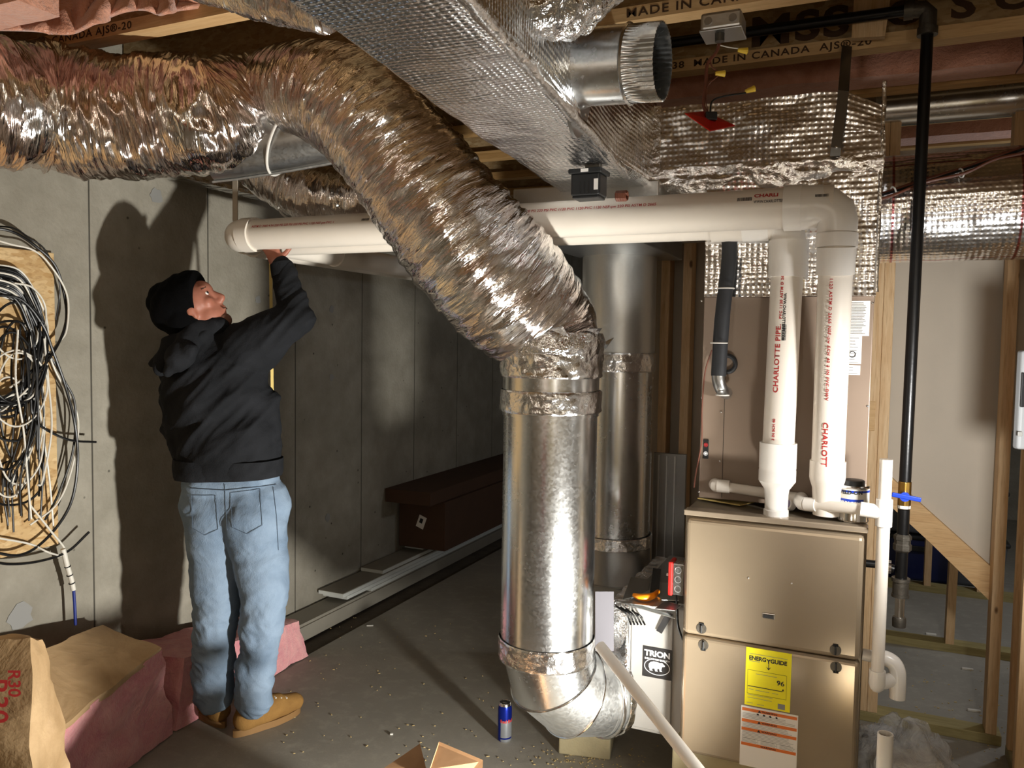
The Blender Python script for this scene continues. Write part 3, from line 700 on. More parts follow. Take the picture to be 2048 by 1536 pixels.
# vertical plenum above the coil
vp = thing('vertical_plenum', 'bubble-foil wrapped plenum standing on the coil cabinet behind the vertical PVC pipes', 'duct', (-.23, 2.8, 1.665))
CX0, CX1, CY, CZ0, CZ1 = -.485, .008, 2.58, 1.02, 1.665
lumpy_box((CX0+.004, CY-.022, CZ1), (CX1+.003, 3.08, 2.04), amp=.006, sc=10, seed=4).build('wrap', 'bubble_foil', vp, smooth=60, fix=False)
mb = MB(); ed = [V((CX1+.004, CY-.022, CZ1+.01+i*.02)) for i in range(31)]
mb.tube(ed, .006, 8, rf=lambda L, a, i: 1+.5*fbm((L*30, cos(a), sin(a)), 1.5)); mb.build('corner_tape', 'foil_tape', vp, smooth=60)
# round takeoff collar on the trunk side
ty = 1.74; tx = trunk_x(ty); tz = 2.135
tk = thing('takeoff_collar', 'short open crimped metal takeoff collar sticking out of the foil trunk', 'duct collar', (tx, ty, tz))
L0 = .19; r = .083; axd = V((1, -.02, -.06)).normalized(); c = V((tx, ty, tz))
mb = MB()
prof = [(0, r+.012), (.004, r+.006), (.02, r), (L0*.60, r), (L0*.62, r+.004), (L0*.64, r)]
mb.lathe(prof, c, axd, 64, cap=False); mb.build('pipe', 'galvanised', tk)
mb = MB(); P = []; u = V((0, 0, 1)); u = (u-axd*u.dot(axd)).normalized(); b = axd.cross(u)
for h in (L0*.64, L0*.70, L0*.85, L0):
    P.append([c+axd*h+(u*cos(2*pi*j/192)+b*sin(2*pi*j/192))*(r-.001-(0.0025*(1+sin(2*pi*j/192*48)) if h > L0*.66 else 0)) for j in range(192)])
Pi = [[q-(q-(c+axd*((q-c).dot(axd)))).normalized()*.0015 for q in row] for row in P[::-1]]
mb.grid(P+Pi, closev=True); mb.build('crimped_end', 'galvanised', tk, smooth=60)
mb = MB(); mb.lathe([(.0, r-.004), (L0*.66, r-.004)], c, axd, 48, cap=False); mb.build('inner_wall', 'galvanised_dark', tk)
mb = MB(); P = []
for (h, k_) in ((-.004, 1), (.004, 1)):
    row = []
    for j in range(64):
        a = 2*pi*j/64; dz = cos(a)*(r+.026); 
        if cos(a) < -.45: dz -= .045*max(0, (-cos(a)-.45)/.55)
        row.append(c+axd*h+u*dz+b*sin(a)*(r+.018)*(1 if cos(a) > -.45 else .85))
    P.append(row)
mb.grid(P, closev=True); n0 = 64
mb.f.append(list(range(64))[::-1]); mb.uv.append(None); mb.mi.append(0); mb.f.append([64+j for j in range(64)]); mb.uv.append(None); mb.mi.append(0)
mb.build('flange_plate', 'galvanised_dark', tk, smooth=40)
for a in (200, 160, 90):
    p = c+axd*.006+u*cos(radians(a))*(r+.02)+b*sin(radians(a))*(r+.01); MB().cyl(p, p+axd*.004, .004, n=10).build('screw', 'chrome', tk)
# crumpled flex ends hanging near the top
f3 = thing('flex_duct', 'crumpled foil flex duct end hanging at the top middle beside the collar', 'flex duct', at(1080, 20, 1.5))
cl = [(1240, -90, 1.62, .085), (1170, -30, 1.56, .085), (1120, 5, 1.52, .08), (1075, 25, 1.49, .062), (1050, 40, 1.47, .03)]
pth = smooth_path([list(at(x, y-12, Z))+[r_] for x, y, Z, r_ in cl], 24)
MB().tube([p[:3] for p in pth], [p[3] for p in pth], 80, rf=pleat(41, .12, .8)).build('sleeve', 'foil_crumple', f3, smooth=75)
f4 = thing('flex_duct', 'crumpled shiny foil fold at the top edge, left of the hanging flex end', 'flex duct', at(990, 10, 1.45))
cl = [(950, -90, 1.5, .09), (975, -40, 1.47, .085), (1000, 0, 1.45, .07), (1020, 30, 1.45, .045), (1040, 50, 1.45, .015)]
pth = smooth_path([list(at(x, y, Z))+[r_] for x, y, Z, r_ in cl], 24)
MB().tube([p[:3] for p in pth], [p[3] for p in pth], 80, rf=pleat(51, .18, 1)).build('sleeve', 'foil_crumple', f4, smooth=75)
f5 = thing('flex_duct', 'crinkled foil duct tip at the top edge, left of the slanting trunk', 'flex duct', at(560, 10, 1.9))
cl = [(420, -60, 1.9, .08), (500, -35, 1.85, .08), (560, -12, 1.8, .07), (600, 0, 1.75, .06), (660, 20, 1.7, .05)]
pth = smooth_path([list(at(x, y, Z))+[r_] for x, y, Z, r_ in cl], 24)
MB().tube([p[:3] for p in pth], [p[3] for p in pth], 80, rf=pleat(61, .12, .8)).build('sleeve', 'foil_flex', f5, smooth=75)
# big round foil duct on the right
rf_ = thing('round_duct', 'large round duct in red-lined bubble foil at the right edge', 'duct', (.4, 2.95, 1.97))
a, b = at(1740, 425, 2.62), at(2250, 398, 2.45)
a, b = V((.0, 2.9, onY(1757, 422, 2.9).z)), V((1.5, 2.9, onY(1757, 422, 2.9).z+.02))
mb = MB(); N = 120
mb.tube([a+(b-a)*i/N for i in range(N+1)], .172, 96, rf=lambda L, an, i: 1+.02*fbm((L*4, cos(an)*1.2, sin(an)*1.2), 1.6, 3)); mb.build('wrap', 'bubble_foil_red', rf_, smooth=60)
mb = MB(); mb.beam(a+V((.05, -.16, -.09)), a+V((.062, -.168, -.075)), .03, .02); 
# thin bare duct between joists
a, b = onY(1762, 222, 3.51), onY(2048, 196, 3.51)
bd = thing('round_duct', 'thin bare metal duct tucked between the ceiling joists at upper right', 'duct', a)
MB().cyl((a.x, 3.51, a.z-.0), (2.45, 3.51, a.z), .064, n=40).build('pipe', 'galvanised', bd)
MB().cyl((a.x-.02, 3.51, a.z), (a.x+.01, 3.51, a.z), .07, n=40).build('end_collar', 'galvanised_dull', bd)
# hanger strap in front of the plenum
hp = [onY(1694, 92, 2.752), at(1687, 182, 2.31), at(1672, 295, 2.315), at(1670, 312, 2.325)]
st = MB(); 
for i in range(3): st.beam(hp[i], hp[i+1], .030, .0015, RT)
hs = thing('hanger_strap', 'grey galvanised hanger strap from a joist down to the plenum box', 'strap', hp[3]); st.build('strap', 'strap_steel', hs, smooth=0)
MB().ball(hp[2]+FW*-.003, .005).build('screw', 'chrome', hs)
# soffit-like metal strip and ledge above the person
a, b = at(330, 352, 3.0), at(512, 385, 3.28)
p0, p1 = onX(300, 356, XW+.01), onX(517, 400, XW+.01)
lg = thing('sill_ledge', 'dull board ledge on top of the concrete wall under the foil sleeve', 'ledge', p1)
MB().box2((XW, 1.2, 2.185), (XW+.10, 3.08, 2.42)).build('board', 'drywall', lg, smooth=0, bevel=.004)
lumpy_box((XW+.02, 2.1, 2.172), (XW+.105, 3.09, 2.19), amp=.010, sc=22).build('foil_edge', 'foil_crumple', lg, smooth=60, fix=False)
# ================================================================ furnace
KX0, KX1, KY, KZ0, KZM, KZ1 = -.499, .014, 2.435, .245, .622, 1.006
fu = thing('furnace', 'tan metal gas furnace cabinet with yellow energy sticker, front right', 'furnace', (-.26, 2.8, KZ0))
MB().box2((KX0, KY+.022, KZ0), (KX1, 3.14, KZ1)).build('cabinet', 'furnace_edge', fu, smooth=0, bevel=.004)
MB().box2((KX0+.006, KY, KZM+.0015), (KX1-.006, KY+.03, KZ1-.022)).build('upper_door', 'furnace_door', fu, smooth=0, bevel=.014)
MB().box2((KX0+.006, KY, KZ0+.004), (KX1-.006, KY+.03, KZM-.0015)).build('lower_door', 'furnace_door', fu, smooth=0, bevel=.012)
MB().box2((KX0-.002, KY+.002, KZ1-.014), (KX1+.002, KY+.05, KZ1+.003)).build('top_rail', 'furnace_paint', fu, smooth=0, bevel=.003)
def disc(mb, c, r, n=28, t=.002, axis=(0, -1, 0)): c = V(c); return mb.cyl(c, c+V(axis)*t, r, n=n)
for px, py in ((1403, 1257), (1407, 1290), (1671, 1300), (1672, 1334)):
    p = onY(px, py, KY); lt = MB(); disc(lt, (p.x, KY+.001, p.z), .0155, t=.003)
    la = lt.build('latch', 'iron_fitting', fu); up_ = 1 if py in (1257, 1300) else -1
    MB().box((p.x, KY-.004, p.z), (.005, .008, .026)).build('latch_tab', 'black_plastic', la, smooth=0, bevel=.002)
    MB().box((p.x, KY-.0015, p.z+.014*up_), (.014, .003, .007)).build('latch_notch', 'black_gap', la, smooth=0)
p = onY(1537, 1232, KY)
o = MB().box((p.x, KY-.001, p.z), (.036, .004, .017)).build('sight_slot', 'chrome', fu, smooth=0, bevel=.006)
MB().box((p.x, KY-.0035, p.z-.001), (.028, .002, .010)).build('slot_mesh', 'black_panel', o, smooth=0, bevel=.003)
for px, py in ((1497, 1156), (1583, 1167)):
    p = onY(px, py, KY); MB().ball((p.x, KY, p.z), .0035).build('screw', 'chrome', fu)
# stickers
def quad_on(pxs, y): return [onY(px, py, y) for px, py in pxs]
c0 = onY(1492, 1292, KY); c1 = onY(1583, 1425, KY)
yl0, yl1, yt, yb_ = onY(1491, 1350, KY).x, onY(1582, 1360, KY).x, onY(1491, 1292, KY).z-.001, onY(1491, 1408, KY).z
es = MB().box2((yl0, KY-.0022, yb_), (yl1, KY-.0005, yt)).build('energy_sticker', 'yellow_label', fu, smooth=0); es['label'] = 'bright yellow efficiency sticker'
ym = (yl0+yl1)/2; yw = yl1-yl0
def em(x, z): return planemap((x, KY-.0022, z), (1, 0, 0), (0, 0, 1), .0006)
text('ENERG', .0170, em(ym-.0310, yt-.031), 'lettering', 'ink_black', es, .0007, .93)
text('Y', .0170, em(ym+.0005, yt-.034), 'lettering', 'ink_black', es, .0008, 1.0)
text('GUIDE', .0170, em(ym+.0290, yt-.032), 'lettering', 'ink_black', es, .0007, .93)
mb = MB(); mb.box2((ym+.0002, KY-.0030, yt-.056), (ym+.0020, KY-.0024, yt-.038)); mb.prism([(ym-.006, KY-.003, yt-.050), (ym+.001, KY-.003, yt-.060), (ym+.008, KY-.003, yt-.050), (ym+.001, KY-.003, yt-.055)], (0, .0005, 0)); mb.build('arrow', 'ink_black', es, smooth=0)
text('96', .020, em(ym+.036, yt-.094), 'lettering', 'ink_black', es, .0004, 1.1)
mb = MB(); x0_, x1_, z0_, z1_ = yl0+.006, yl1-.012, yb_+.036, yt-.068
for a, b in (((x0_, z0_), (x1_, z0_+.0006)), ((x0_, z1_), (x1_, z1_+.0006)), ((x0_, z0_), (x0_+.0006, z1_)), ((x1_, z0_), (x1_+.0006, z1_))): mb.box2((a[0], KY-.0028, a[1]), (b[0], KY-.0023, b[1]))
mb.box2((yl0+.008, KY-.0030, z0_+.022), (yl1-.022, KY-.0023, z0_+.024))
mb.prism([(x1_-.012, KY-.003, z0_+.025), (x1_-.006, KY-.003, z0_+.025), (x1_-.009, KY-.003, z0_+.032)], (0, .0005, 0)); mb.build('scale_bar', 'ink_black', es, smooth=0)
mb = MB(); lines(mb, (yl0, KY-.0022, yb_), (1, 0, 0), (0, 0, 1), [(.03, .09, yt-yb_-.077), (.01, .025, .050), (.03, .07, .049), (.078, .095, .049), (.008, .08, .033), (.008, .078, .024), (.006, .024, .008), (.036, .056, .007), (.01, .04, yt-yb_-.04), (.01, .118, yt-yb_-.018)], .0011)
mb.build('small_print', 'ink_grey', es, smooth=0, fix=False)
MB().box2((yl1-.034, KY-.0028, yb_+.005), (yl1-.014, KY-.0023, yb_+.021)).build('corner_mark', 'ink_grey', es, smooth=0)
wl0, wl1, wt, wb = onY(1482, 1430, KY).x, onY(1596, 1450, KY).x, onY(1484, 1408, KY).z-.002, onY(1477, 1522, KY).z-.004
wsx = MB().box2((wl0, KY-.0022, wb-.004), (wl1, KY-.0005, wt)).build('warning_sticker', 'white_label', fu, smooth=0); wsx['label'] = 'white sticker with orange bands'
mb = MB(); hb = [wt-.010, wt-.044, wt-.070, wt-.116]; Ww = wl1-wl0
for z in hb: mb.box2((wl0+.003, KY-.0028, z-.0045), (wl1-.003, KY-.0023, z+.0045))
mb.build('orange_band', 'orange_band', wsx, smooth=0)
for z, s_ in zip(hb, ('▲ WARNING', '▲ WARNING', '▲ WARNING', 'WARNING')):
    text(s_.replace('▲', ''), .0075, planemap(((wl0+wl1)/2, KY-.0028, z), (1, 0, 0), (0, 0, 1), .0006), 'lettering', 'ink_black', wsx, .0002, 1.2)
    if s_[0] == '▲': xm = (wl0+wl1)/2-.028; MB().prism([(xm-.005, KY-.0034, z-.0035), (xm+.005, KY-.0034, z-.0035), (xm, KY-.0034, z+.004)], (0, .0005, 0)).build('warning_triangle', 'ink_black', wsx, smooth=0)
mb = MB(); rows = []; rr = random.Random(2)
for z0_, z1_, c in ((.022, .038, 1), (.050, .064, 1), (.076, .098, 1)):
    z = z0_
    while z < z1_: rows.append((.005, Ww-.006-rr.uniform(0, .03), (wt-wb)-z)); z += .0042
z = .098
while z < .112:
    for k_ in range(3): rows.append((.005+k_*Ww/3, Ww/3*(k_+1)-.004-rr.uniform(0, .008), (wt-wb)-z))
    z += .0035
lines(mb, (wl0, KY-.0022, wb), (1, 0, 0), (0, 0, 1), rows, .0010); mb.build('small_print', 'ink_grey', wsx, smooth=0, fix=False)
mb = MB()
for k_ in range(4): mb.box((wl0+Ww*(.3+.11*k_), KY-.0026, wt-.0195), (.006, .0006, .005), m=Matrix.Rotation(.4*k_, 3, 'Y'))
mb.build('pictogram', 'ink_black', wsx, smooth=0)
mb = MB()
for k_ in (1, 2): mb.box2((wl0+Ww*k_/3-.003, KY-.0028, wt-.112), (wl0+Ww*k_/3-.0024, KY-.0023, wt-.097))
mb.build('divider', 'ink_grey', wsx, smooth=0)
tag(MB().box2((-.525, 2.47, 0), (-.03, 3.1, .25)).build('furnace_stand', 'block', smooth=0, bevel=.008), 'tan block base the furnace stands on', 'base')
# evaporator coil cabinet
cc = thing('coil_cabinet', 'brown metal evaporator coil cabinet on top of the furnace, behind the PVC pipes', 'coil cabinet', (-.24, 2.85, CZ0))
MB().box2((CX0, CY, CZ0+.003), (CX1, 3.08, CZ1)).build('cabinet', 'coil_paint', cc, smooth=0, bevel=.003)
for px, py in ((1403, 602), (1745, 606), (1404, 795), (1735, 812), (1442, 824), (1440, 922), (1398, 984)):
    p = onY(px, py, CY); MB().ball((p.x, CY, p.z), .0038, 8, 6).build('screw', 'chrome', cc)
x = onY(1447, 860, CY).x
MB().box2((x, CY-.0012, 1.03), (x+.0012, CY, 1.41)).build('panel_seam', 'black_gap', cc, smooth=0)
for k_, (a, b) in enumerate((((1690, 602), (1738, 672)), ((1690, 672), (1722, 728)), ((1688, 730), (1720, 750)))):
    p0, p1 = onY(*a, CY), onY(*b, CY)
    l_ = MB().box2((p0.x, CY-.0015-.0004*k_, p1.z), (p1.x, CY, p0.z)).build('paper_label', 'white_label', cc, smooth=0)
    mb = MB(); rows = []; z = p0.z-.006; wd = p1.x-p0.x; rr = random.Random(k_)
    while z > p1.z+.004: rows.append((.012 if k_ == 0 else .003, wd-.006-rr.uniform(0, .014), z-p1.z)); z -= .0045 if k_ == 0 else .009
    lines(mb, (p0.x, CY-.002-.0004*k_, p1.z), (1, 0, 0), (0, 0, 1), rows, .0016, .0006); mb.build('small_print', 'ink_grey', l_, smooth=0, fix=False)
    if k_ == 1: mb = MB(); ring_tube(mb, (p0.x+.022, CY-.0028, p1.z+.028), (0, 1, 0), .0085, .0012, 24, 6); mb.build('approval_mark', 'ink_black', l_)
    l_['label'] = ('white instruction sheet', 'grey rating plate with round mark', 'small white label')[k_]
p = onY(1412, 898, CY)
bd_ = MB().box((p.x, CY-.002, p.z), (.017, .004, .062)).build('badge', 'black_plastic', cc, smooth=0, bevel=.003); bd_['label'] = 'black badge with red and white emblems'
for dz, m_ in ((.014, 'ink_red'), (-.014, 'ink_white')):
    mb = MB(); ring_tube(mb, (p.x, CY-.0048, p.z+dz), (0, 1, 0), .0058, .0009, 24, 6); mb.box((p.x, CY-.0046, p.z+dz), (.006, .001, .006), m=Matrix.Rotation(.7, 3, 'Y')); mb.build('emblem', m_, bd_)
# ================================================================ PVC vent pipes
PR = .0572; PY = 2.405
zc = onY(1500, 420, PY).z; xl_ = onY(470, 465, PY).x; xr_ = onY(1668, 415, PY).x
def hub(mb, a, d, r, L): a, d = V(a), V(d).normalized(); mb.cyl(a, a+d*L, r, n=40)
# left end: elbow turning back along the wall
vent = thing('vent_pipe', 'long horizontal white PVC pipe ending at the right-hand elbow above the furnace', 'PVC pipe', (xl_, PY, zc))
MB().cyl((xl_+.06, PY, zc), (xr_, PY, zc), PR, n=48).build('pipe', 'pvc', vent)
def elbow(c, d_in, d_out, r, R, hubL=.055, hr=.008):
    """c = corner; arms leave the corner along d_in and d_out"""
    c, a, b = V(c), V(d_in).normalized(), V(d_out).normalized(); mb = MB(); o = c+a*R+b*R; P = []
    for i in range(13):
        t = pi/2*i/12; P.append(o - b*R*cos(t) - a*R*sin(t))
    path = [P[0]+a*hubL*.2]+P+[P[-1]+b*hubL*.2]
    mb.tube(path, r+.003, 40)
    mb.cyl(P[0], P[0]+a*hubL, r+hr, n=40); mb.cyl(P[-1], P[-1]+b*hubL, r+hr, n=40); return mb
elbow((xl_, PY, zc), (1, 0, 0), (0, 1, 0), PR, PR*.9).build('left_elbow', 'pvc', vent, smooth=40)
MB().cyl((xl_, PY+.1, zc-.015), (xl_+.0, 6.0, zc-.02), PR, n=40).build('rear_pipe', 'pvc', vent)
xt = onY(1573, 420, PY).x
MB().cyl((onY(1569, 420, PY).x, PY, zc), (onY(1604, 420, PY).x, PY, zc), PR+.007, n=48).build('coupling', 'pvc_bright', vent)

q_ = [(xr_-.115, 0, .0625), (xr_-.075, 0, .0625), (xr_-.07, 0, .060), (xr_-.045, 0, .060), (xr_-.018, -.006, .059), (xr_+.003, -.022, .057), (xr_+.01, -.047, .054), (xr_+.01, -.075, .0525), (xr_+.01, -.078, .0555), (xr_+.01, -.115, .0555)]
MB().tube([(x, PY, zc+z) for x, z, r_ in q_], [r_ for x, z, r_ in q_], 44).build('right_elbow', 'pvc_bright', vent, smooth=30)
# printed line
def hprint(xa, xb, z, seed, mat='ink_red'):
    rr = random.Random(seed); s_ = ''
    while len(s_) < 500: s_ += rr.choice(['PVC 1120 ', 'ASTM D 2665 ', 'NSF-pw ', 'SCH 40 ', '4 IN ', 'PVC-1120 ', '220 PSI '])
    n_ = int((xb-xa)/.0088)
    return text(s_[:n_], .0125, cylmap((xa, PY, zc), (1, 0, 0), PR, (0, -1, z)), 'printed_line', mat, vent, .0002, 1.05, 1.0, 'LEFT')
hprint(xl_+.13, onY(770, 430, PY).x, .42, 1); hprint(onY(1062, 410, PY).x, onY(1450, 400, PY).x, .42, 2)
xa = onY(1513, 390, PY).x
text('CHARLI', .0165, cylmap((xa, PY, zc), (1, 0, 0), PR, (0, -1, .62)), 'lettering', 'ink_red', vent, .0006, 1.15, 1, 'LEFT')
text('WWW.CHARLOTTEP', .0115, cylmap((xa, PY, zc), (1, 0, 0), PR, (0, -1, .22)), 'lettering', 'ink_black', vent, .0002, .72, 1, 'LEFT')
def barcode(a, d, r, ang, L, h, par, seed=1, off=.0008):
    mp = cylmap(a, d, r, ang, off); rr = random.Random(seed); mb = MB(); x = 0
    while x < L:
        w_ = rr.choice((.0008, .0014, .002)); mb.add([mp(x, -h/2, 0), mp(x+w_, -h/2, 0), mp(x+w_, h/2, 0), mp(x, h/2, 0)], [[0, 1, 2, 3]]); x += w_+rr.choice((.0008, .0014))
    mb.build('barcode', 'ink_black', par, smooth=0, fix=False)
barcode((onY(1480, 400, PY).x, PY, zc), (1, 0, 0), PR, (0, -1, .42), .040, .011, vent); barcode((onY(740, 430, PY).x, PY, zc), (1, 0, 0), PR, (0, -1, .5), .03, .009, vent, 3)
barcode((onY(1633, 400, PY).x, PY, zc), (1, 0, 0), PR+.004, (0, -1, .35), .034, .008, vent, 5)
# right-hand drop
ZR = 2.36
ar, br = V((xr_+.01, PY, zc-PR*2)), onY(1655, 945, 2.50)
dr_ = (br-ar).normalized()
MB().cyl(ar+V((0, 0, .03)), br, .0455, n=40).build('drop_pipe', 'pvc', vent)
MB().cyl(ar-dr_*-.0, ar+dr_*.075, .0505, n=40).build('socket', 'pvc_bright', vent)
MB().lathe([(0, .050), (.05, .050), (.06, .048), (.08, .041), (.14, .038), (.16, .037)], br-dr_*.0-V((0, 0, .0))+V((0, 0, .035)), (0, 0, -1), 40).build('reducer', 'pvc', vent)
vd = V((0, -1, 0))
def vprint(a, b, s_, px, py, size, mat, par, r, flip=False, wid=1.2, dxang=0, sp=1.05):
    a, b = V(a), V(b); d = (a-b).normalized() if not flip else (b-a).normalized()
    q = onY(px, py, a.y); t = (q-b).dot((a-b).normalized()); c = b+(a-b).normalized()*t
    f = V((sin(dxang)-.3, -cos(dxang), 0))
    return text(s_, size, cylmap(c, d, r, f), 'lettering', mat, par, .0004, wid, sp, 'LEFT')
vprint(ar, br, 'CHARLOTTE PIPE', 1658, 850, .021, 'ink_red', vent, .0455, True, 1.15, .1)
vprint(ar, br, 'PVC 1120 ASTM D 2665 NSF-pw SCH 40 3 IN PVC-DWV', 1672, 530, .0115, 'ink_red', vent, .0455, True, 1.1, .12, 1.25)
# second vent: behind, feeding the left-hand drop
v2 = thing('vent_pipe', 'second white PVC pipe behind the long one, dropping into the furnace at left', 'PVC pipe', (xl_, PY+.11, zc-.03))
PY2 = PY+.105; zc2 = onY(1500, 447, PY2).z; xd = onY(1577, 470, PY2).x
MB().cyl((onY(1425, 450, PY2).x, PY2, zc2), (xd, PY2, zc2), .052, n=40).build('pipe', 'pvc', v2)
MB().cyl((xl_+.13, PY2, zc2), (xd-.1, PY2, zc2), .0455, n=40).build('run', 'pvc', v2)
elbow((xd, PY2, zc2), (-1, 0, 0), (0, 0, -1), .046, .055, .075).build('elbow', 'pvc_bright', v2, smooth=40)
al, bl = V((xd, PY2, zc2-.09)), onY(1556, 905, PY2-.02)
dl = (bl-al).normalized()
MB().cyl(al, bl, .0455, n=40).build('drop_pipe', 'pvc', v2)
q = onY(1575, 540, PY2); t_ = (q-al).dot(dl); MB().cyl(al+dl*(t_-.008), al+dl*(t_+.008), .0466, n=40).build('steel_band', 'chrome', v2)
MB().cyl(al, al+dl*.075, .053, n=40).build('socket', 'pvc_bright', v2)
cb = bl
MB().lathe([(0, .0535), (.075, .0535), (.079, .0525), (.083, .0535), (.115, .0535), (.14, .036), (.155, .034), (.20, .033), (.202, .036), (.235, .036)], bl+V((0, 0, .03)), (0, 0, -1), 40).build('reducer', 'pvc_bright', v2, smooth=30)
vprint(al, bl, 'CHARLOTTE PIPE.', 1557, 785, .021, 'ink_red', v2, .0455, False, 1.15, .05)
vprint(al, bl, 'PVC 1120 ASTM D 2665', 1571, 640, .0105, 'ink_red', v2, .0455, False, 1.1, .15, 1.2)
vprint(al, bl, '3 IN SCH 40', 1552, 878, .0105, 'ink_red', v2, .0455, False, 1.1, .05)
vprint(al, bl, 'WWW.CHARLOTTEPIPE.COM', 1578, 590, .011, 'ink_black', v2, .0455, True, .9, .35)
barcode(bl+(al-bl).normalized()*((onY(1568, 682, PY2)-bl).dot((al-bl).normalized())), (al-bl), .0455, (.1, -1, 0), .045, .012, v2, 8)
# lower pipe going back from the left elbow
lw = v2
a, b = onY(520, 492, PY+.11), at(830, 560, 4.9)
MB().cyl((xl_+.13, PY2, zc2-.005), (xl_+.135, 6.4, zc2-.02), .0455, n=36).build('rear_run', 'pvc', lw)
MB().cyl((xl_+.13, PY2+.35, zc2-.005), (xl_+.131, PY2+.47, zc2-.007), .053, n=36).build('rear_coupling', 'pvc', lw)
mb = MB(); mb.box2((xl_-.012, PY-.0, zc+PR), (xl_+.012, PY+.004, ZJ)); tag(mb.build('pipe_hanger', 'drywall_dim', smooth=0), 'pale strap hanger holding the left end of the long PVC pipe', 'hanger')
# ================================================================ condensate drain
dn = thing('drain_pipe', 'thin white PVC drain riser with tee, right of the furnace', 'drain pipe', (.09, 2.38, .45))
xd_, yd_ = onY(1765, 1100, 2.42).x, 2.42
def pz(py, y=2.42, px=1765): return onY(px, py, y).z
MB().cyl((xd_, yd_, pz(1365)), (xd_, yd_, pz(1040)), .0168, n=24).build('riser', 'pvc', dn)
MB().cyl((xd_, yd_, pz(1018)), (xd_, yd_, pz(918)), .0168, n=24).build('standpipe', 'pvc', dn)
mb = MB(); mb.cyl((xd_, yd_, pz(1052)), (xd_, yd_, pz(998)), .0215, n=28); mb.cyl((xd_, yd_, pz(1025)), (xd_-.06, yd_+.0, pz(1022)), .0205, n=28); mb.build('tee', 'pvc_bright', dn, smooth=35)
ea = V((xd_-.05, yd_, pz(1022))); eb = onY(1612, 1008, 2.50)
MB().cyl(ea, eb, .0165, n=24).build('branch', 'pvc', dn)
dv = (eb-ea).normalized()
mb = MB(); mb.cyl(eb-dv*.035, eb+dv*.0, .0205, n=28); mb.tube([eb, eb+dv*.012+V((0, .004, 0)), eb+dv*.02+V((0, .02, .004)), eb+dv*.02+V((0, .05, .006))], .0205, 24); mb.build('elbow', 'pvc_bright', dn, smooth=40)
g0 = eb+dv*.02+V((0, .055, .006)); g1 = onY(1440, 972, 2.56)
MB().tube([g0, g0.lerp(g1, .5), g1], .0155, 22).build('rear_branch', 'pvc', dn)
mb = MB(); mb.cyl(g1-(g0-g1).normalized()*.0+V((.03, 0, 0)), g1-V((.008, 0, 0)), .0205, n=28); mb.tube([g1, g1-V((.012, 0, 0)), g1-V((.018, -.02, 0))], .0205, 24); mb.build('rear_elbow', 'pvc', dn, smooth=40)
MB().lathe([(0, .0215), (.04, .0215), (.052, .018), (.06, .010)], (xd_, yd_, pz(1342)), (0, 0, -1), 28).build('bottom_elbow', 'pvc_bright', dn)
# trap
tq = thing('drain_trap', 'white PVC trap leaving the furnace side at lower right', 'drain trap', (.0, 2.47, .55))
z_ = onY(1735, 1310, 2.47).z; xa = onY(1722, 1310, 2.47).x; xb = onY(1797, 1330, 2.47).x
MB().cyl((KX1-.0, 2.47, z_), (xb-.05, 2.47, z_-.003), .0168, n=24).build('inlet', 'pvc_bright', tq)
pp = [(xb-.05, 2.47, z_), (xb-.03, 2.47, z_-.002), (xb-.012, 2.47, z_-.012), (xb-.002, 2.47, z_-.032), (xb, 2.47, z_-.06), (xb, 2.47, z_-.11)]
MB().tube(smooth_path(pp, 6), .0215, 28).build('bend', 'pvc_bright', tq)
MB().tube([(xd_+.0, yd_+.01, pz(1372)), (xd_+.02, 2.45, pz(1372)), (xb-.01, 2.47, pz(1366))], .019, 24).build('crossover', 'pvc_bright', tq)
# ================================================================ gas pipe
gp = thing('gas_pipe', 'black iron gas pipe dropping from the joists to the blue valve at right', 'gas pipe', (.1, 2.9, .6))
G1 = onY(1810, 965, 2.68); gx, gy = G1.x, 2.68
G0 = onY(1853, 60, gy-.0)
def gz(py): return onY(1805, py, gy).z
top = onY(1853, 35, 2.74); gt = V((G0.x, gy, 0))
gzt = 2.60
GXT = onY(1855, 60, gy).x
MB().cyl((gx, gy, gz(962)), (GXT, gy, 2.44), .0168, n=24).build('riser', 'black_pipe', gp)
topc = V((gx, gy, 2.51))
MB().cyl((GXT-.03, gy, 2.51), (-1.6, gy, 2.51), .0168, n=24).build('run', 'black_pipe', gp)
mb = MB(); mb.tube([(GXT, gy, 2.44), (GXT, gy, 2.495), (GXT-.012, gy, 2.507), (GXT-.055, gy, 2.51)], .024, 24); mb.cyl((GXT, gy, 2.43), (GXT, gy, 2.452), .028, n=24); mb.cyl((GXT-.04, gy, 2.51), (GXT-.065, gy, 2.51), .028, n=24); mb.build('elbow', 'iron_fitting', gp)
vv = MB(); vv.cyl((gx, gy, gz(1018)), (gx, gy, gz(962)), .019, n=8); vb = vv.build('valve_body', 'brass', gp, smooth=0, bevel=.003)
MB().cyl((gx, gy-.018, gz(990)), (gx, gy-.034, gz(990)), .014, n=20).build('valve_stem', 'blue_handle', vb)
MB().box((gx+.004, gy-.033, gz(990)), (.080, .006, .014), m=Matrix.Rotation(.12, 3, 'Y')).build('valve_handle', 'blue_handle', vb, smooth=0, bevel=.003)
MB().cyl((gx, gy, gz(1085)), (gx, gy, gz(1018)), .0168, n=24).build('nipple', 'black_pipe', gp)
MB().cyl((gx, gy, gz(1016)), (gx, gy, gz(1010)), .0185, n=24).build('thread_tape', 'paint_white', gp)
mb = MB(); mb.lathe([(0, .020), (.006, .026), (.022, .026), (.026, .023), (.036, .023), (.038, .0255), (.048, .0255), (.054, .020)], (gx, gy, gz(1103)), (0, 0, 1), 8); mb.build('union', 'iron_fitting', gp, smooth=20)
MB().cyl((gx, gy, gz(1158)), (gx, gy, gz(1103)), .0168, n=24).build('nipple', 'black_pipe', gp)
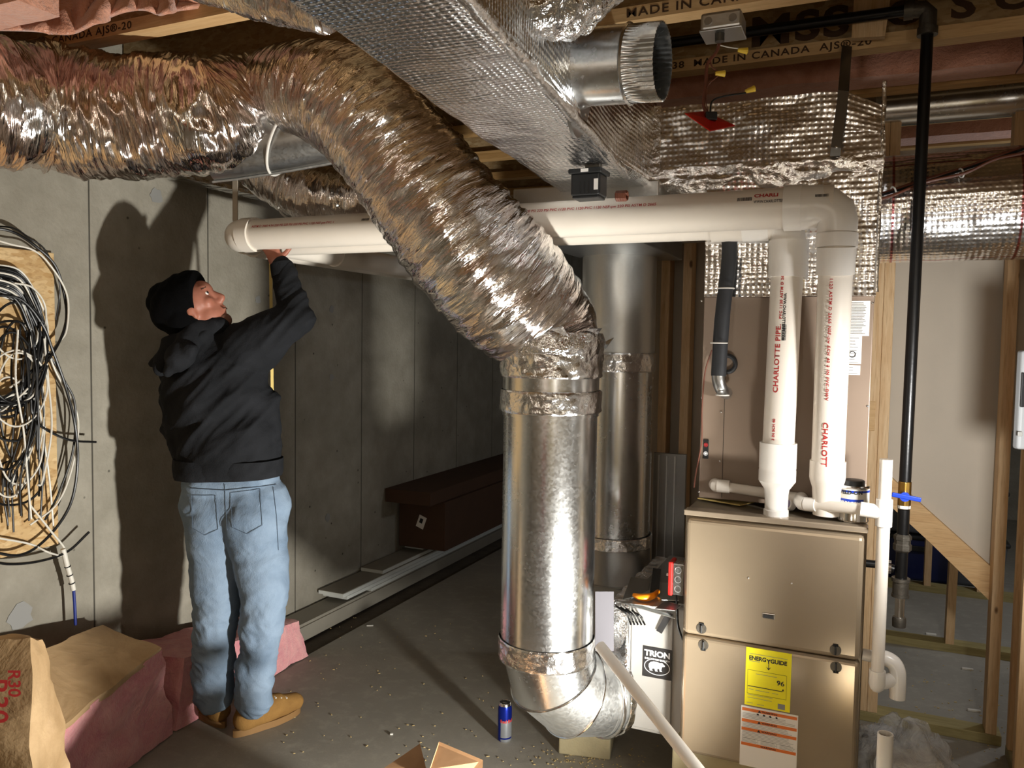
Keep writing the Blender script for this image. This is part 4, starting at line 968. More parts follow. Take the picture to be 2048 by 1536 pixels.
mb = MB(); mb.cyl((gx, gy, gz(1192)), (gx, gy, gz(1158)), .0225, n=24); mb.cyl((gx, gy, gz(1163)), (gx, gy, gz(1156)), .026, n=24); mb.cyl((gx, gy, gz(1194)), (gx, gy, gz(1188)), .025, n=24); mb.build('tee', 'iron_fitting', gp)
MB().cyl((gx, gy, gz(1240)), (gx, gy, gz(1192)), .0135, n=24).build('drip_nipple', 'chrome', gp)
mb = MB(); mb.lathe([(0, .019), (.022, .020), (.03, .018)], (gx, gy, gz(1254)), (0, 0, 1), 24); mb.build('drip_cap', 'iron_fitting', gp)
MB().tube([(gx-.02, gy, gz(1140)), (gx-.06, gy, gz(1135)), (KX1, gy, gz(1135))], .012, 16).build('branch', 'black_pipe', gp)
MB().cyl((gx-.028, gy, gz(1137)), (gx-.045, gy, gz(1137)), .020, n=16).build('branch_nut', 'chrome', gp)
# ================================================================ small HVAC items
# zone damper actuator
ap = at(1178, 372, 2.25)
az = thing('damper_actuator', 'black plastic damper actuator box above the long PVC pipe', 'actuator', ap)
A = Matrix.Rotation(0, 3, 'Z')
def bx(name, off, d, mat, par, bev=.003, rz=0): return MB().box(V(off), d, rz).build(name, mat, par, smooth=0, bevel=bev)
bx('housing', ap, (.085, .07, .062), 'black_plastic', az, .006)
bx('lid', ap+V((0, 0, .036)), (.098, .082, .014), 'black_plastic', az, .004)
bx('base_rim', ap-V((0, 0, .034)), (.078, .06, .008), 'black_plastic', az)
for i in range(3): bx('vent_slot', ap+V((-.012+.012*i, -.0355, -.010)), (.003, .002, .034), 'black_gap', az, 0)
MB().cyl(ap+V((0, 0, .04)), ap+V((0, 0, .085)), .007, n=16).build('shaft', 'iron_fitting', az)
bx('shaft_clamp', ap+V((.012, 0, .055)), (.045, .018, .012), 'strap_steel', az, .002)
bx('label', ap+V((.0, -.0415, .036)), (.022, .001, .009), 'white_label', az, 0)
bx('side_label', ap+V((.032, -.0357, -.003)), (.012, .001, .03), 'white_label', az, 0)
mb = MB(); c0 = ap+V((.045, .02, -.03))
mb.tube([c0+V((.03+.03*t/60, .012*cos(t*.9), .012*sin(t*.9)+.0)) for t in range(60)], .004, 8); tag(mb.build('coiled_wire', 'wire_brown'), 'small brown coiled wire lying beside the black actuator on the pipe', 'wire')
# junction box on the joist
jb = at(1447, 52, 2.03)
jx = thing('junction_box', 'square metal ceiling junction box with wires hanging out', 'junction box', jb)
B3 = MB(); B3.box(jb, (.10, .09, .045)); B3.build('box', 'galvanised_dull', jx, smooth=0, bevel=.008)
bx('cover_lip', jb+V((0, 0, -.022)), (.104, .094, .006), 'galvanised_dark', jx, .002)
for dx, dy in ((-.03, -.0455), (.03, -.0455)): MB().cyl(jb+V((dx, dy, 0)), jb+V((dx, dy-.002, 0)), .010, n=18).build('knockout', 'galvanised_dark', jx)
MB().cyl(jb+V((-.005, -.02, -.025)), jb+V((-.005, -.02, -.045)), .012, n=16).build('clamp', 'iron_fitting', jx)
def wire(name, pts, r, mat, lab, cat='wire', group=None, n=8):
    return tag(MB().tube(smooth_path(pts, 8), r, n).build(name, mat), lab, cat, group)
Zw = 2.05
def P2(l, Z): return [list(at(x, y, Z if len(q) < 3 else q[2])) for q in l for x, y in [q[:2]]]
wire('electric_cable', P2([(1440, 82), (1432, 105), (1415, 128), (1412, 160), (1408, 190), (1408, 215), (1420, 232)], Zw), .0045, 'wire_brown', 'brown cable hanging from the junction box down to the red plate')
wire('wire', P2([(1420, 120), (1425, 135), (1438, 144)], Zw), .0018, 'wire_brown', 'thin wire leading to the middle yellow connector')
wire('wire', P2([(1438, 90), (1460, 95), (1484, 98)], Zw), .0015, 'wire_white', 'thin pale wire leading to the topmost yellow connector')
wire('wire', P2([(1436, 152), (1415, 172), (1412, 200), (1416, 222)], Zw), .0015, 'wire_brown', 'thin wire from the middle yellow connector to the red plate')
wire('wire', P2([(1492, 186), (1450, 192), (1425, 202), (1420, 225)], Zw), .0022, 'wire_black', 'black wire from the lowest yellow connector to the red plate')
for (px, py, lab, rot) in ((1485, 101, 'yellow twist-on wire connector, topmost of the three', .1), (1440, 147, 'yellow twist-on wire connector, middle one', 0), (1500, 180, 'yellow twist-on wire connector, lowest one above the foil plenum', -.3)):
    p = at(px, py, Zw); d = (RT*cos(rot)-UP*sin(rot)*1).normalized(); d = (RT*cos(rot)+UP*-sin(rot))
    o = MB().lathe([(-.012, .0045), (-.006, .0058), (.006, .0075), (.012, .0088), (.013, .007)], p, d, 12).build('wire_connector', 'yellow_plastic'); tag(o, lab, 'wire connector')
rp = [(1370, 228), (1408, 224), (1470, 252), (1420, 263)]
cen = at(1418, 243, Zw); mB = Matrix((RT.normalized(), F0, UP)).transposed()
red = thing('switch_plate', 'dark red switch cover plate dangling from the ceiling wires', 'switch plate', cen)
q = [at(x, y, Z) for (x, y), Z in zip(rp, (1.98, 2.10, 2.12, 2.0))]
MB().prism(q, (0, 0, .0025)).build('plate', 'red_plastic', red, smooth=0)
MB().box(cen+V((.004, 0, .012)), (.03, .02, .022), .4).build('switch_body', 'black_plastic', red, smooth=0, bevel=.003)
MB().box(cen+V((-.004, 0, -.010)), (.008, .012, .014), .4).build('switch_toggle', 'black_plastic', red, smooth=0, bevel=.002)
# web stiffener block
p0, p1 = onY(1708, 0, 2.70), onY(1775, 74, 2.70)
tag(MB().prism([onY(1712, -60, 2.70), onY(1788, -60, 2.70), onY(1770, 72, 2.70), onY(1703, 76, 2.70)], (0, .03, 0)).build('wood_block', 'pine_z', smooth=0), 'pale wood block in front of the stamped joist at top right', 'wood block')
# pink batts in the joist bays
def batt(x0, x1, y0, y1, z0, z1, lab, seed=0, name='insulation_batt', mat='pink_ceiling', amp=.014):
    return tag(lumpy_box((x0, y0, z0), (x1, y1, z1), amp=amp, sc=5, seed=seed).build(name, mat, smooth=70, fix=False), lab, 'insulation')
batt(-1.0, .42, 3.08, 3.222, 2.448, 2.72, 'pink insulation batt behind the hanger strap and above the plenum', 1)
batt(.425, 2.2, 3.08, 3.222, 2.448, 2.72, 'pink insulation batt right of the gas pipe with a dark seam at its left', 2)
batt(.0, 2.2, 4.03, 4.18, 2.448, 2.72, 'dark pink batt above the large round foil duct at right', 3)
# draped pink vapour barrier at top left
def drape(name, pts_top, lab, mat, seed):
    mb = MB(); P = []
    A_ = smooth_path(pts_top, 14)
    for k_, a in enumerate(A_):
        x, y, Z, hh = a; row = []
        for j in range(16):
            t_ = j/15; yy = y-hh*(1-t_); 
            z = Z+.14*sin(t_*pi*.5)*-1+.05*noise.noise(V((k_*.12, t_*3, seed)))
            row.append(at(x, yy, z+.18))
        P.append(row)
    mb.grid(P); o = mb.build(name, mat, smooth=80, fix=False)
    s = o.modifiers.new('thick', 'SOLIDIFY'); s.thickness = .012; return tag(o, lab, 'insulation')
drape('insulation_sheet', [(-90, 60, 2.2, 120), (0, 62, 2.2, 120), (70, 64, 2.2, 120), (140, 70, 2.2, 120), (190, 50, 2.2, 110), (245, 27, 2.25, 90), (290, 22, 2.25, 80), (320, 32, 2.25, 80), (350, 24, 2.25, 80), (420, 14, 2.3, 60), (500, -2, 2.3, 50)], 'pink insulation drooping from the joist bay at the top left corner', 'pink_ceiling', 3)
batt(-2.71, -2.0, 1.38, 1.5, 2.36, 2.70, 'pink insulation batt in the joist bay over the left sleeve', 8)
# brown control cables on the right
cb = [(1710, 398, 2.42), (1770, 385, 2.42), (1850, 358, 2.4), (1930, 335, 2.35), (1990, 312, 2.3), (2060, 290, 2.25), (2140, 255, 2.2)]
for i, (dy, m_, lab) in enumerate(((0, 'wire_brown', 'brown cable of the tied bundle crossing the right foil duct, upper one'), (6, 'wire_black', 'black cable of the tied bundle crossing the right foil duct, middle one'), (11, 'wire_brown', 'brown cable of the tied bundle crossing the right foil duct, lower one'))):
    wire('control_cable', [list(at(x, y+dy*(.6+.4*((k_+i) % 2)), Z-.008*i)) for k_, (x, y, Z) in enumerate(cb)], .0042, m_, lab, 'cable')
for px, py, Z in ((1787, 379, 2.42), (1922, 343, 2.36)):
    c = at(px, py+3, Z-.006); mb = MB(); ring_tube(mb, c, RT+UP*.35, .013, .0025, 20, 6)
    tag(mb.build('zip_tie', 'zip_tie'), 'white zip tie on the brown cables, ' + ('near the plenum corner' if px < 1800 else 'right of the black gas pipe'), 'zip tie')
# insulated refrigerant line
rl = thing('refrigerant_line', 'black foam-insulated refrigerant line hanging in front of the foil plenum', 'pipe', at(1440, 600, 2.42))
pts = [(1452, 440, 2.50), (1457, 470, 2.46), (1458, 520, 2.45), (1452, 570, 2.445), (1445, 630, 2.44), (1440, 700, 2.44), (1437, 752, 2.44)]
MB().tube(smooth_path([list(at(*q)) for q in pts], 8), .0225, 28, rf=lambda L, a, i: 1+.04*fbm((L*14, cos(a), sin(a)), 1.5)).build('insulation', 'black_rubber', rl)
pts = [(1436, 745, 2.44), (1438, 765, 2.44), (1444, 780, 2.45), (1452, 786, 2.5)]
MB().tube(smooth_path([list(at(*q)) for q in pts], 6), .0195, 20, rf=lambda L, a, i: 1+.07*fbm((L*30, cos(a)*2, sin(a)*2), 1.5)).build('wrapped_elbow', 'galvanised_dark', rl)
c = onY(1462, 728, CY-.002); mb = MB(); ring_tube(mb, (c.x-.012, CY-.004, c.z), (0, 1, 0), .026, .007, 28); mb.build('wall_grommet', 'black_rubber', rl)
for py, px in ((577, 1452), (686, 1438), (790, 1445)):
    mb = MB(); ring_tube(mb, at(px, py, 2.435), UP, .0245 if py < 780 else .019, .002, 28, 6)
    mb.build('zip_tie', 'zip_tie', rl)
wire('thermostat_wire', [list(onY(x, y, 2.565)) for x, y in ((1424, 700), (1410, 745), (1404, 820), (1404, 870), (1400, 905), (1392, 945), (1388, 975))], .0022, 'wire_brown', 'thin brown wire down the left edge of the coil cabinet')
# switch box on the furnace flank
sx = onY(1362, 1155, 2.50)
sb_ = thing('switch_box', 'metal switch box with red cover on the left side of the furnace', 'switch box', (KX0-.02, 2.50, sx.z))
MB().box((KX0-.022, 2.50, sx.z), (.036, .055, .100)).build('box', 'galvanised', sb_, smooth=0, bevel=.004)
MB().box((KX0-.046, 2.50, sx.z), (.014, .062, .108)).build('cover', 'red_plastic', sb_, smooth=0, bevel=.004)
MB().box((KX0-.058, 2.50, sx.z+.004), (.014, .007, .009)).build('toggle', 'white_label', sb_, smooth=0, bevel=.002)
mb = MB()
for dz in (-.03, 0, .03): ring_tube(mb, (KX0-.022, 2.472, sx.z+dz), (0, 1, 0), .010, .0012, 20, 6)
mb.build('knockout', 'galvanised_dull', sb_)
wire('electric_cable', [list(onY(x, y, 2.52)) for x, y in ((1352, 1180), (1354, 1215), (1356, 1250), (1362, 1270), (1366, 1280))], .004, 'wire_black', 'black cable from the red switch box down to the furnace seam')
# on the furnace top
FT = KZ1+.004
def ft(px, py, z=FT): return onZ(px, py, z)
tee = thing('pipe_tee', 'loose white PVC tee fitting lying on the furnace top at left', 'fitting', ft(1497, 1000))
c = ft(1493, 1003)+V((0, .03, .02)); mb = MB(); mb.cyl(c-RT*.045, c+RT*.045, .0185, n=24); mb.cyl(c, c-F0*.04, .0185, n=24); mb.build('body', 'pvc', tee, smooth=35)
mb = MB(); mb.cyl(c-RT*.0455, c-RT*.044, .014, n=20); mb.cyl(c-F0*.0405, c-F0*.039, .014, n=20); mb.build('bore', 'black_gap', tee)
elb = thing('pipe_elbow', 'loose white PVC elbow on the furnace top in front of the reducer', 'fitting', ft(1578, 1020))
c = ft(1580, 1022)+V((0, .012, .018)); d = (-RT*.75-F0*.6+UP*.25).normalized(); mb = MB(); mb.cyl(c, c+d*.028, .020, n=26); mb.tube([c+RT*.012-UP*.003, c, c+d*.01], [.012, .0195, .0195], 24); mb.build('body', 'pvc_bright', elb, smooth=35)
MB().cyl(c+d*.0275, c+d*.0288, .0155, n=20).build('bore', 'primer', elb)
cc_ = ft(1705, 1035); cn = thing('solvent_can', 'metal solvent cement can with blue and white label on the furnace top', 'can', cc_)
c = V((cc_.x, 2.52, FT)); hc = .105; rc_ = .043
MB().lathe([(0, rc_), (.003, rc_+.0015), (.006, rc_), (hc-.006, rc_), (hc-.003, rc_+.002), (hc, rc_-.002)], c, n=44).build('body', 'chrome', cn)
MB().lathe([(0, .030), (.012, .030), (.014, .027)], c+V((0, 0, hc)), n=32).build('cap', 'black_plastic', cn)
def wrap(z0, z1, a0, a1, mat, name, par, off=.0005, rr=rc_, c=c):
    mb = MB(); P = []
    for i in range(21):
        a = radians(a0+(a1-a0)*i/20); P.append([c+V((cos(a)*(rr+off), sin(a)*(rr+off), z)) for z in (z0, z1)])
    mb.grid(P); o = mb.build(name, mat, par, fix=False); return o
lw_ = wrap(.035, hc-.008, -200, 20, 'paint_white', 'label', cn); wrap(.045, .068, -150, -50, 'blue_handle', 'label_band', lw_, .0009); wrap(hc-.018, hc-.012, -200, 20, 'blue_handle', 'label_band', lw_, .0009)
text('WELD-ON', .0145, cylmap(c+V((0, 0, .079)), RT, 1, (-.05, -1, 0)), 'lettering', 'ink_black', lw_, .0006, 1.05)
lt_ = [o for o in COL.objects if o.name.startswith('lettering')][-1]
def canwrap(ob, z0):
    for v in ob.data.vertices:
        dx = (v.co-c).dot(RT); dz = v.co.z; a = radians(-105)+dx/rc_; v.co = c+V((cos(a)*(rc_+.0013), sin(a)*(rc_+.0013), dz-c.z))
def cantext(s_, z, size, mat, wid=1.0):
    return text(s_, size, lambda x, y, z_: c+V((cos(radians(-105)+x/rc_)*(rc_+.0014), sin(radians(-105)+x/rc_)*(rc_+.0014), z+y)), 'lettering', mat, lw_, .0005, wid)
canwrap(lt_, 0); cantext("HOT 'N COLD", .0565, .0115, 'ink_white')
mb = MB(); mb.prism([ft(1395, 1000)+V((0, 0, .004)), ft(1445, 985), ft(1510, 1005), ft(1480, 1012)], (0, 0, .004)); tag(mb.build('cardboard_scrap', 'orange_plastic' if 0 else 'insul_yellow', smooth=0), 'torn tan paper scrap on the left of the furnace top', 'scrap')
p_ = ft(1413, 985)+V((0, .02, 0)); tag(MB().prism([p_, p_+RT*.09-F0*.015, p_+RT*.085-F0*.015+UP*.03, p_+RT*.005+UP*.045], F0*.03).build('bracket', 'galvanised_dark', smooth=0), 'folded grey sheet-metal bracket at the back left of the furnace top', 'bracket')
p_ = ft(1640, 1027); tag(MB().box(p_+V((0, .01, .003)), (.06, .014, .004), .05).build('metal_clip', 'strap_steel', smooth=0), 'small metal clip on the front edge of the furnace top', 'clip')
# scraps on the filter cabinet
zt = FZ1+.016
def scrap(pxs, lab, mat='galvanised_dark', z=zt, name='metal_offcut', th=.002, tilt=(0, 0, 0, 0)):
    pts = [onZ(x, y, z)+V((0, 0, t_)) for (x, y), t_ in zip(pxs, tilt)]
    return tag(MB().prism(pts, (0, 0, th)).build(name, mat, smooth=0), lab, 'metal scrap')
scrap([(1245, 1200), (1262, 1155), (1300, 1160), (1295, 1188)], 'dull rectangular sheet-metal offcut behind the orange handle', z=zt+.012)
scrap([(1248, 1207), (1300, 1180), (1340, 1215), (1302, 1213)], 'bright-edged sheet-metal offcut under the orange handle', 'galvanised_dull', z=zt+.020)
scrap([(1232, 1203), (1255, 1203), (1335, 1228), (1350, 1238), (1330, 1234)], 'long sheet-metal offcut along the front edge of the cabinet top', 'galvanised_dull', z=zt+.008)
scrap([(1310, 1218), (1330, 1203), (1362, 1212), (1350, 1222), (1325, 1224)], 'bent grey offcut right of the orange handle', z=zt+.026)
scrap([(1288, 1163), (1352, 1168), (1358, 1202), (1310, 1200)], 'flat grey offcut under the red switch box', 'galvanised_dull', z=zt+.004)
a, b = onY(1340, 1226, FYf-.022), onY(1318, 1264, FYf-.014)
tag(MB().beam(a, b, .020, .003, (1, 0, .3)).build('metal_strip', 'black_panel', smooth=0), 'black angled metal strip hanging over the top of the white filter cabinet', 'strip')
sn = thing('hand_tool', 'tool with curved orange handle lying on the metal scraps', 'hand tool', onZ(1290, 1190, zt+.03))
pts = [list(onZ(x, y, zt+.036)) for x, y in ((1268, 1190), (1278, 1194), (1292, 1195), (1305, 1192), (1316, 1183))]
MB().tube(smooth_path(pts, 6), [.007+.005*sin(pi*i/24) for i in range(25)], 14).build('handle', 'orange_plastic', sn)
MB().prism([onZ(1300, 1185, zt+.03), onZ(1318, 1182, zt+.03), onZ(1322, 1140, zt+.03), onZ(1306, 1138, zt+.03)], (0, 0, .004)).build('blade', 'black_panel', sn, smooth=0)
# black wires bunch left of filter cabinet
for i in range(5):
    wire('wire', [list(onZ(1235+i*9+random.uniform(-4, 4), 1212+3*i, zt+.005)), list(onZ(1250+i*8, 1225+2*i, zt+.004)), list(onY(1257+i*7, 1236+i, FYf-.020)), list(onY(1262+i*7, 1250, FYf-.020))], .003, 'wire_black', 'short black wire end drooping beside the foil transition', group='black wire ends on the filter cabinet')
# long PVC pole and the upright stub
a = at(1200, 1292, 2.42); b = at(1412, 1560, 2.02)
tag(MB().cyl(a, b+(b-a)*.35, .0172, n=24).build('pvc_pole', 'pvc_bright'), 'thin white PVC pole leaning diagonally in front of the filter cabinet', 'pipe')
sp = at(1771, 1467, 1.78); q = V((sp.x, sp.y, 0))
st_ = thing('pvc_stub', 'upright open white PVC pipe stub at the bottom right', 'pipe', q)
mb = MB(); mb.lathe([(0, .0165), (sp.z, .0165), (sp.z, .0135), (sp.z-.08, .0132)], q, n=28, cap=False); mb.build('pipe', 'pvc_bright', st_)
# plastic bag with bottle pack
bgp = onZ(1800, 1700, 0); bg = thing('plastic_bag', 'crumpled clear plastic bag on the floor right of the furnace', 'plastic bag', (.12, 2.3, 0))
def blob(c, r, amp, sc, n=40, m=28, seed=0):
    mb = MB(); P = []
    for i in range(m+1):
        t = pi*i/m; row = []
        for j in range(n):
            d = V((sin(t)*cos(2*pi*j/n), sin(t)*sin(2*pi*j/n), cos(t))); k_ = 1+amp*fbm(d+V((seed, 0, 0)), sc, 4)
            row.append(V(c)+V((d.x*r[0], d.y*r[1], max(-r[2]*.95, d.z*r[2]))) * k_ if False else V(c)+V((d.x*r[0]*k_, d.y*r[1]*k_, d.z*r[2]*k_)))
        P.append(row)
    return mb.grid(P, closev=True)
cB = at(1800, 1570, 2.42); cB.z = .19
blob(cB, (.17, .13, .18), .28, 2.4, seed=2).build('film', 'plastic_film', bg, smooth=60)
cT = at(1755, 1500, 2.5); blob(cT, (.045, .05, .08), .35, 2.2, seed=5).build('film_peak', 'plastic_film', bg, smooth=60)
pk = thing('packet', 'light grey packet with dark blue mark inside the plastic bag', 'packet', cB)
MB().box(cB+V((.01, -.02, -.01)), (.20, .10, .24), YAW).build('wrapper', 'paint_white', pk, smooth=0, bevel=.02)
# energy drink can
ep = onZ(1009, 1480, 0)
ec = thing('drink_can', 'slim blue and silver drink can on the floor left of the duct elbow', 'can', ep)
MB().lathe([(0, .021), (.006, .0262), (.012, .0266), (.125, .0266), (.138, .0235)], ep, (0, 0, 1), 40).build('body', 'can_print', ec)
MB().lathe([(.138, .0235), (.145, .0212), (.147, .022), (.149, .021), (.1475, .0195)], ep, n=32).build('top', 'chrome', ec)
MB().box(ep+V((0, 0, .1485)), (.016, .009, .001)).build('tab', 'chrome', ec, smooth=0)
def canmap(z, a0): return lambda x, y, z_: ep+V((cos(a0+x/.0266)*.0271, sin(a0+x/.0266)*.0271, z+y))
af = atan2(-ep.y, -ep.x)
text('Red Bull', .017, canmap(.083, af+.35), 'lettering', 'ink_red', ec, .0006, .95)
# white chip on floor
for px, py, lab in ((740, 1251, 'small white curled scrap on the floor near the wall boards'), (783, 1468, 'tiny bright scrap on the floor in front of the duct')):
    p = onZ(px, py, .004); tag(MB().box(p, (.035 if px < 760 else .012, .01, .006), .5).build('floor_scrap', 'paint_white', smooth=0, bevel=.002), lab, 'scrap')
for px, py, lab in ((1935, 1338, 'white stick scrap on the floor beyond the plate, upper one'), (1948, 1421, 'white plastic scrap on the floor beside the right stud'), (1862, 1268, 'white paper scrap on the floor behind the short stud')):
    p = onZ(px, py, .004); tag(MB().box(p, (.05, .014, .01), .1).build('floor_scrap', 'paint_white', smooth=0, bevel=.003), lab, 'scrap')
# sawdust litter
mb = MB(); rr = random.Random(9)
for i in range(330):
    k_ = rr.random()
    if k_ < .35: p = onZ(rr.gauss(1170, 70), rr.gauss(1515, 14), .002)
    elif k_ < .6: p = onZ(rr.uniform(560, 1000), rr.uniform(1230, 1520), .002)
    else: p = onZ(rr.uniform(1730, 2040), rr.uniform(1300, 1530), .002)
    s_ = rr.uniform(.0015, .004); mb.box(p, (s_*rr.uniform(1, 3), s_, .002), rr.uniform(0, 3))
o = mb.build('sawdust', 'sawdust', smooth=0); tag(o, 'tan sawdust and chips scattered over the concrete floor', 'sawdust'); o['kind'] = 'stuff'
# cardboard flaps at the bottom edge
def flap(pts, lab, mat='cardboard'):
    o = MB().prism(pts, (0, 0, .005)).build('box_flap', mat, smooth=0); return o
bxp = at(880, 1600, 2.15)
cbx = thing('cardboard_box', 'open cardboard box whose flaps poke into the bottom edge of the photo', 'cardboard box', (bxp.x, bxp.y, 0))
def flap2(pix, Zs, name, mat='cardboard'):
    pts = [at(x, y, Z) for (x, y), Z in zip(pix, Zs)]; n_ = (pts[1]-pts[0]).cross(pts[2]-pts[1]).normalized()*.005
    MB().prism(pts, n_).build(name, mat, cbx, smooth=0)
flap2([(768, 1536), (840, 1487), (852, 1536), (860, 1640), (760, 1640)], (2.2, 2.4, 2.25, 2.1, 2.1), 'flap')
flap2([(878, 1483), (966, 1520), (960, 1660), (856, 1660), (860, 1536)], (2.35, 2.3, 2.1, 2.1, 2.2), 'flap')
c0 = at(870, 1660, 2.12)
MB().box((c0.x, c0.y+.02, .13), (.30, .24, .26), YAW).build('body', 'cardboard', cbx, smooth=0)
# ================================================================ along the wall: boards and long box
boards = [(-2.715, -2.56, 3.08, .0, .055, 'board_face', 'brownish board, lowest and nearest end of the wall stack'),
          (-2.71, -2.545, 3.52, .115, .020, 'board_white', 'white-edged board of the wall stack, middle step'),
          (-2.71, -2.55, 3.56, .092, .020, 'board_white', 'white-edged board just under the middle step'),
          (-2.71, -2.552, 3.80, .070, .020, 'board_white', 'white-edged board near the bottom of the stack'),
          (-2.71, -2.555, 3.92, .138, .020, 'board_white', 'white-edged board, upper step of the wall stack'),
          (-2.715, -2.58, 4.42, .161, .022, 'board_white', 'top white board end showing under the long dark box')]
for i, (xa_, xb_, y0_, z0_, th, m_, lab) in enumerate(boards):
    bt_ = thing('trim_board', lab, 'board', ((xa_+xb_)/2, y0_, z0_), 'boards stacked along the concrete wall')
    MB().box2((xa_, y0_, z0_+(.0 if i else -.02)), (xb_, 7.5, z0_+th-.001)).build('core', m_, bt_, smooth=0, bevel=.001)
    if i: MB().box2((xa_+.002, y0_+.002, z0_+th-.001), (xb_-.004, 7.5, z0_+th+.0012)).build('top_face', 'board_face', bt_, smooth=0)
tag(MB().box2((-2.71, 3.16, .04), (-2.57, 7.5, .068)).build('trim_board', 'board_face', smooth=0), 'dark board directly on the lowest board of the stack', 'board')
lb_ = thing('long_carton', 'long brown cardboard carton with shade painted into its colour, lying on the stacked boards', 'cardboard box', (-2.6, 4.25, .185))
MB().box2((-2.715, 4.35, .19), (-2.38, 7.2, .50)).build('body', 'cardboard_shaded', lb_, smooth=0, bevel=.004)  # the shadow on the carton is put into its darker cardboard colour
MB().box2((-2.725, 4.20, .50), (-2.40, 7.0, .585)).build('upper_carton', 'cardboard_shaded', lb_, smooth=0, bevel=.004)
c = V((-2.55, 4.3485, .36)); L_ = MB().box(c, (.055, .002, .08), m=Matrix.Rotation(.35, 3, 'Y')).build('paper_label', 'white_label', lb_, smooth=0)
MB().box(c+V((0, -.002, .008)), (.022, .001, .03), m=Matrix.Rotation(.35, 3, 'Y')).build('label_mark', 'ink_black', L_, smooth=0)
# leaning grey panel in the dark
a, b = onY(1312, 905, 3.42), onY(1352, 1160, 3.42)
gpn = thing('sheet_metal_panel', 'dim ribbed grey metal panel standing behind the rear duct', 'panel', (a.x, 3.42, .5))
MB().box2((a.x-.01, 3.42, .1), (b.x+.03, 3.44, a.z)).build('panel', 'galvanised_dark', gpn, smooth=0, bevel=.003)
for k_ in range(3): MB().box2((a.x+.012+.035*k_, 3.412, .1), (a.x+.018+.035*k_, 3.42, a.z-.01)).build('rib', 'galvanised_dull', gpn, smooth=0)
# thermostat-like grey box at the right edge
gb_p = at(2046, 800, 2.35)
gb = thing('control_box', 'grey plastic control box cut off by the right edge', 'control box', gb_p)
z0_, z1_ = at(2040, 898, 2.35).z, at(2040, 700, 2.35).z
cB2 = at(2056, 800, 2.35)
MB().box(cB2, (.065, .03, z1_-z0_), YAW).build('case', 'grey_plastic', gb, smooth=0, bevel=.008)
MB().box(at(2040, 868, 2.33), (.014, .004, .014), YAW).build('button', 'ink_grey', gb, smooth=0, bevel=.002)
MB().box(at(2046, 780, 2.33), (.012, .004, .10), YAW).build('screen', 'black_panel', gb, smooth=0, bevel=.002)
# ================================================================ OSB board and cables on the left wall
ob_y1 = onX(112, 700, XW+.02).y; oz1 = onX(108, 506, XW+.02).z; oz0 = onX(120, 1088, XW+.02).z
tag(MB().box2((XW, ob_y1-1.1, oz0), (XW+.018, ob_y1, oz1)).build('osb_panel', 'osb', smooth=0, bevel=.002), 'OSB panel fixed to the concrete wall behind the tangled cables', 'panel')
osbp = bpy.data.objects['osb_panel']
p = onX(20, 958, XW+.019); o_ = V((XW+.0185, p.y, p.z))
text('H', .075, planemap(o_, (0, 1, 0), (0, 0, 1), .0008), 'printed_stamp', 'ink_black', osbp, .003, 1.2)
mb = MB(); ring_tube(mb, o_+V((.0006, 0, 0)), (1, 0, 0), .062, .003, 36, 6); mb.build('stamp_ring', 'ink_black', osbp)
def wallpath(l, X, wob=0, seed=0):
    out = []
    for k_, (x, y) in enumerate(l):
        out.append(list(onX(x, y, XW+X+wob*noise.noise(V((k_*.7, seed*3.1, 0))))))
    return out
rc = random.Random(21); nb = nw = 0
def cable(l, col, X=.05, r=.0042, lab=None, grp=None):
    m_ = {'b': 'wire_black', 'w': 'wire_white', 'u': 'wire_blue'}[col]
    return wire('electric_cable', wallpath(l, X, .03, rc.random()*9), r, m_, lab or {'b': 'black cable looping through the tangled bundle on the OSB panel', 'w': 'white cable looping through the tangled bundle on the OSB panel', 'u': 'blue cable'}[col], 'cable', grp or ({'b': 'black cables of the tangled bundle', 'w': 'white cables of the tangled bundle'}[col] if not lab else None))
cable([(-40, 455), (20, 462), (70, 492), (112, 535), (132, 610), (128, 660), (100, 715), (60, 760), (0, 800)], 'b', .06, .005, 'black cable arching over the top corner of the OSB panel')
cable([(-40, 470), (20, 488), (66, 500), (100, 530), (134, 590), (133, 660), (112, 690), (70, 740), (20, 775)], 'w', .05, .0034, 'white cable arching over the top corner of the OSB panel')
cable([(-30, 452), (25, 456), (60, 478), (90, 500), (118, 560), (118, 600), (112, 640)], 'b', .035, .003, 'thin black cable highest on the wall above the OSB panel')
cable([(-30, 590), (40, 598), (85, 650), (105, 700), (130, 770), (150, 850), (155, 930), (140, 1010), (95, 1075), (40, 1110), (-30, 1100)], 'b', .07, .005, 'thick black cable hanging lowest left of the person')
cable([(0, 555), (60, 610), (90, 690), (128, 760), (150, 810), (146, 900), (118, 985), (90, 1040)], 'b', .06, .004)
cable([(20, 560), (80, 660), (110, 740), (150, 815), (156, 870), (140, 950), (112, 1010), (60, 1050)], 'w', .055, .0034)
for i in range(17):
    o1 = i*2.6; cable([(-20, 528+o1*1.3), (38-o1*.2, 540+o1*1.6), (72-o1*.5, 588+o1*1.5), (92-o1*.7+rc.uniform(-5, 5), 650+o1), (86-o1*.6+rc.uniform(-6, 6), 710+rc.uniform(-10, 20)), (60+rc.uniform(-18, 16), 762+rc.uniform(0, 30)), (15+rc.uniform(-20, 20), 800+rc.uniform(-15, 30)), (-40, 805+rc.uniform(-20, 40))], 'b' if i % 4 else 'w', .05+.004*(i % 5), .0045 if i % 4 else .0034)
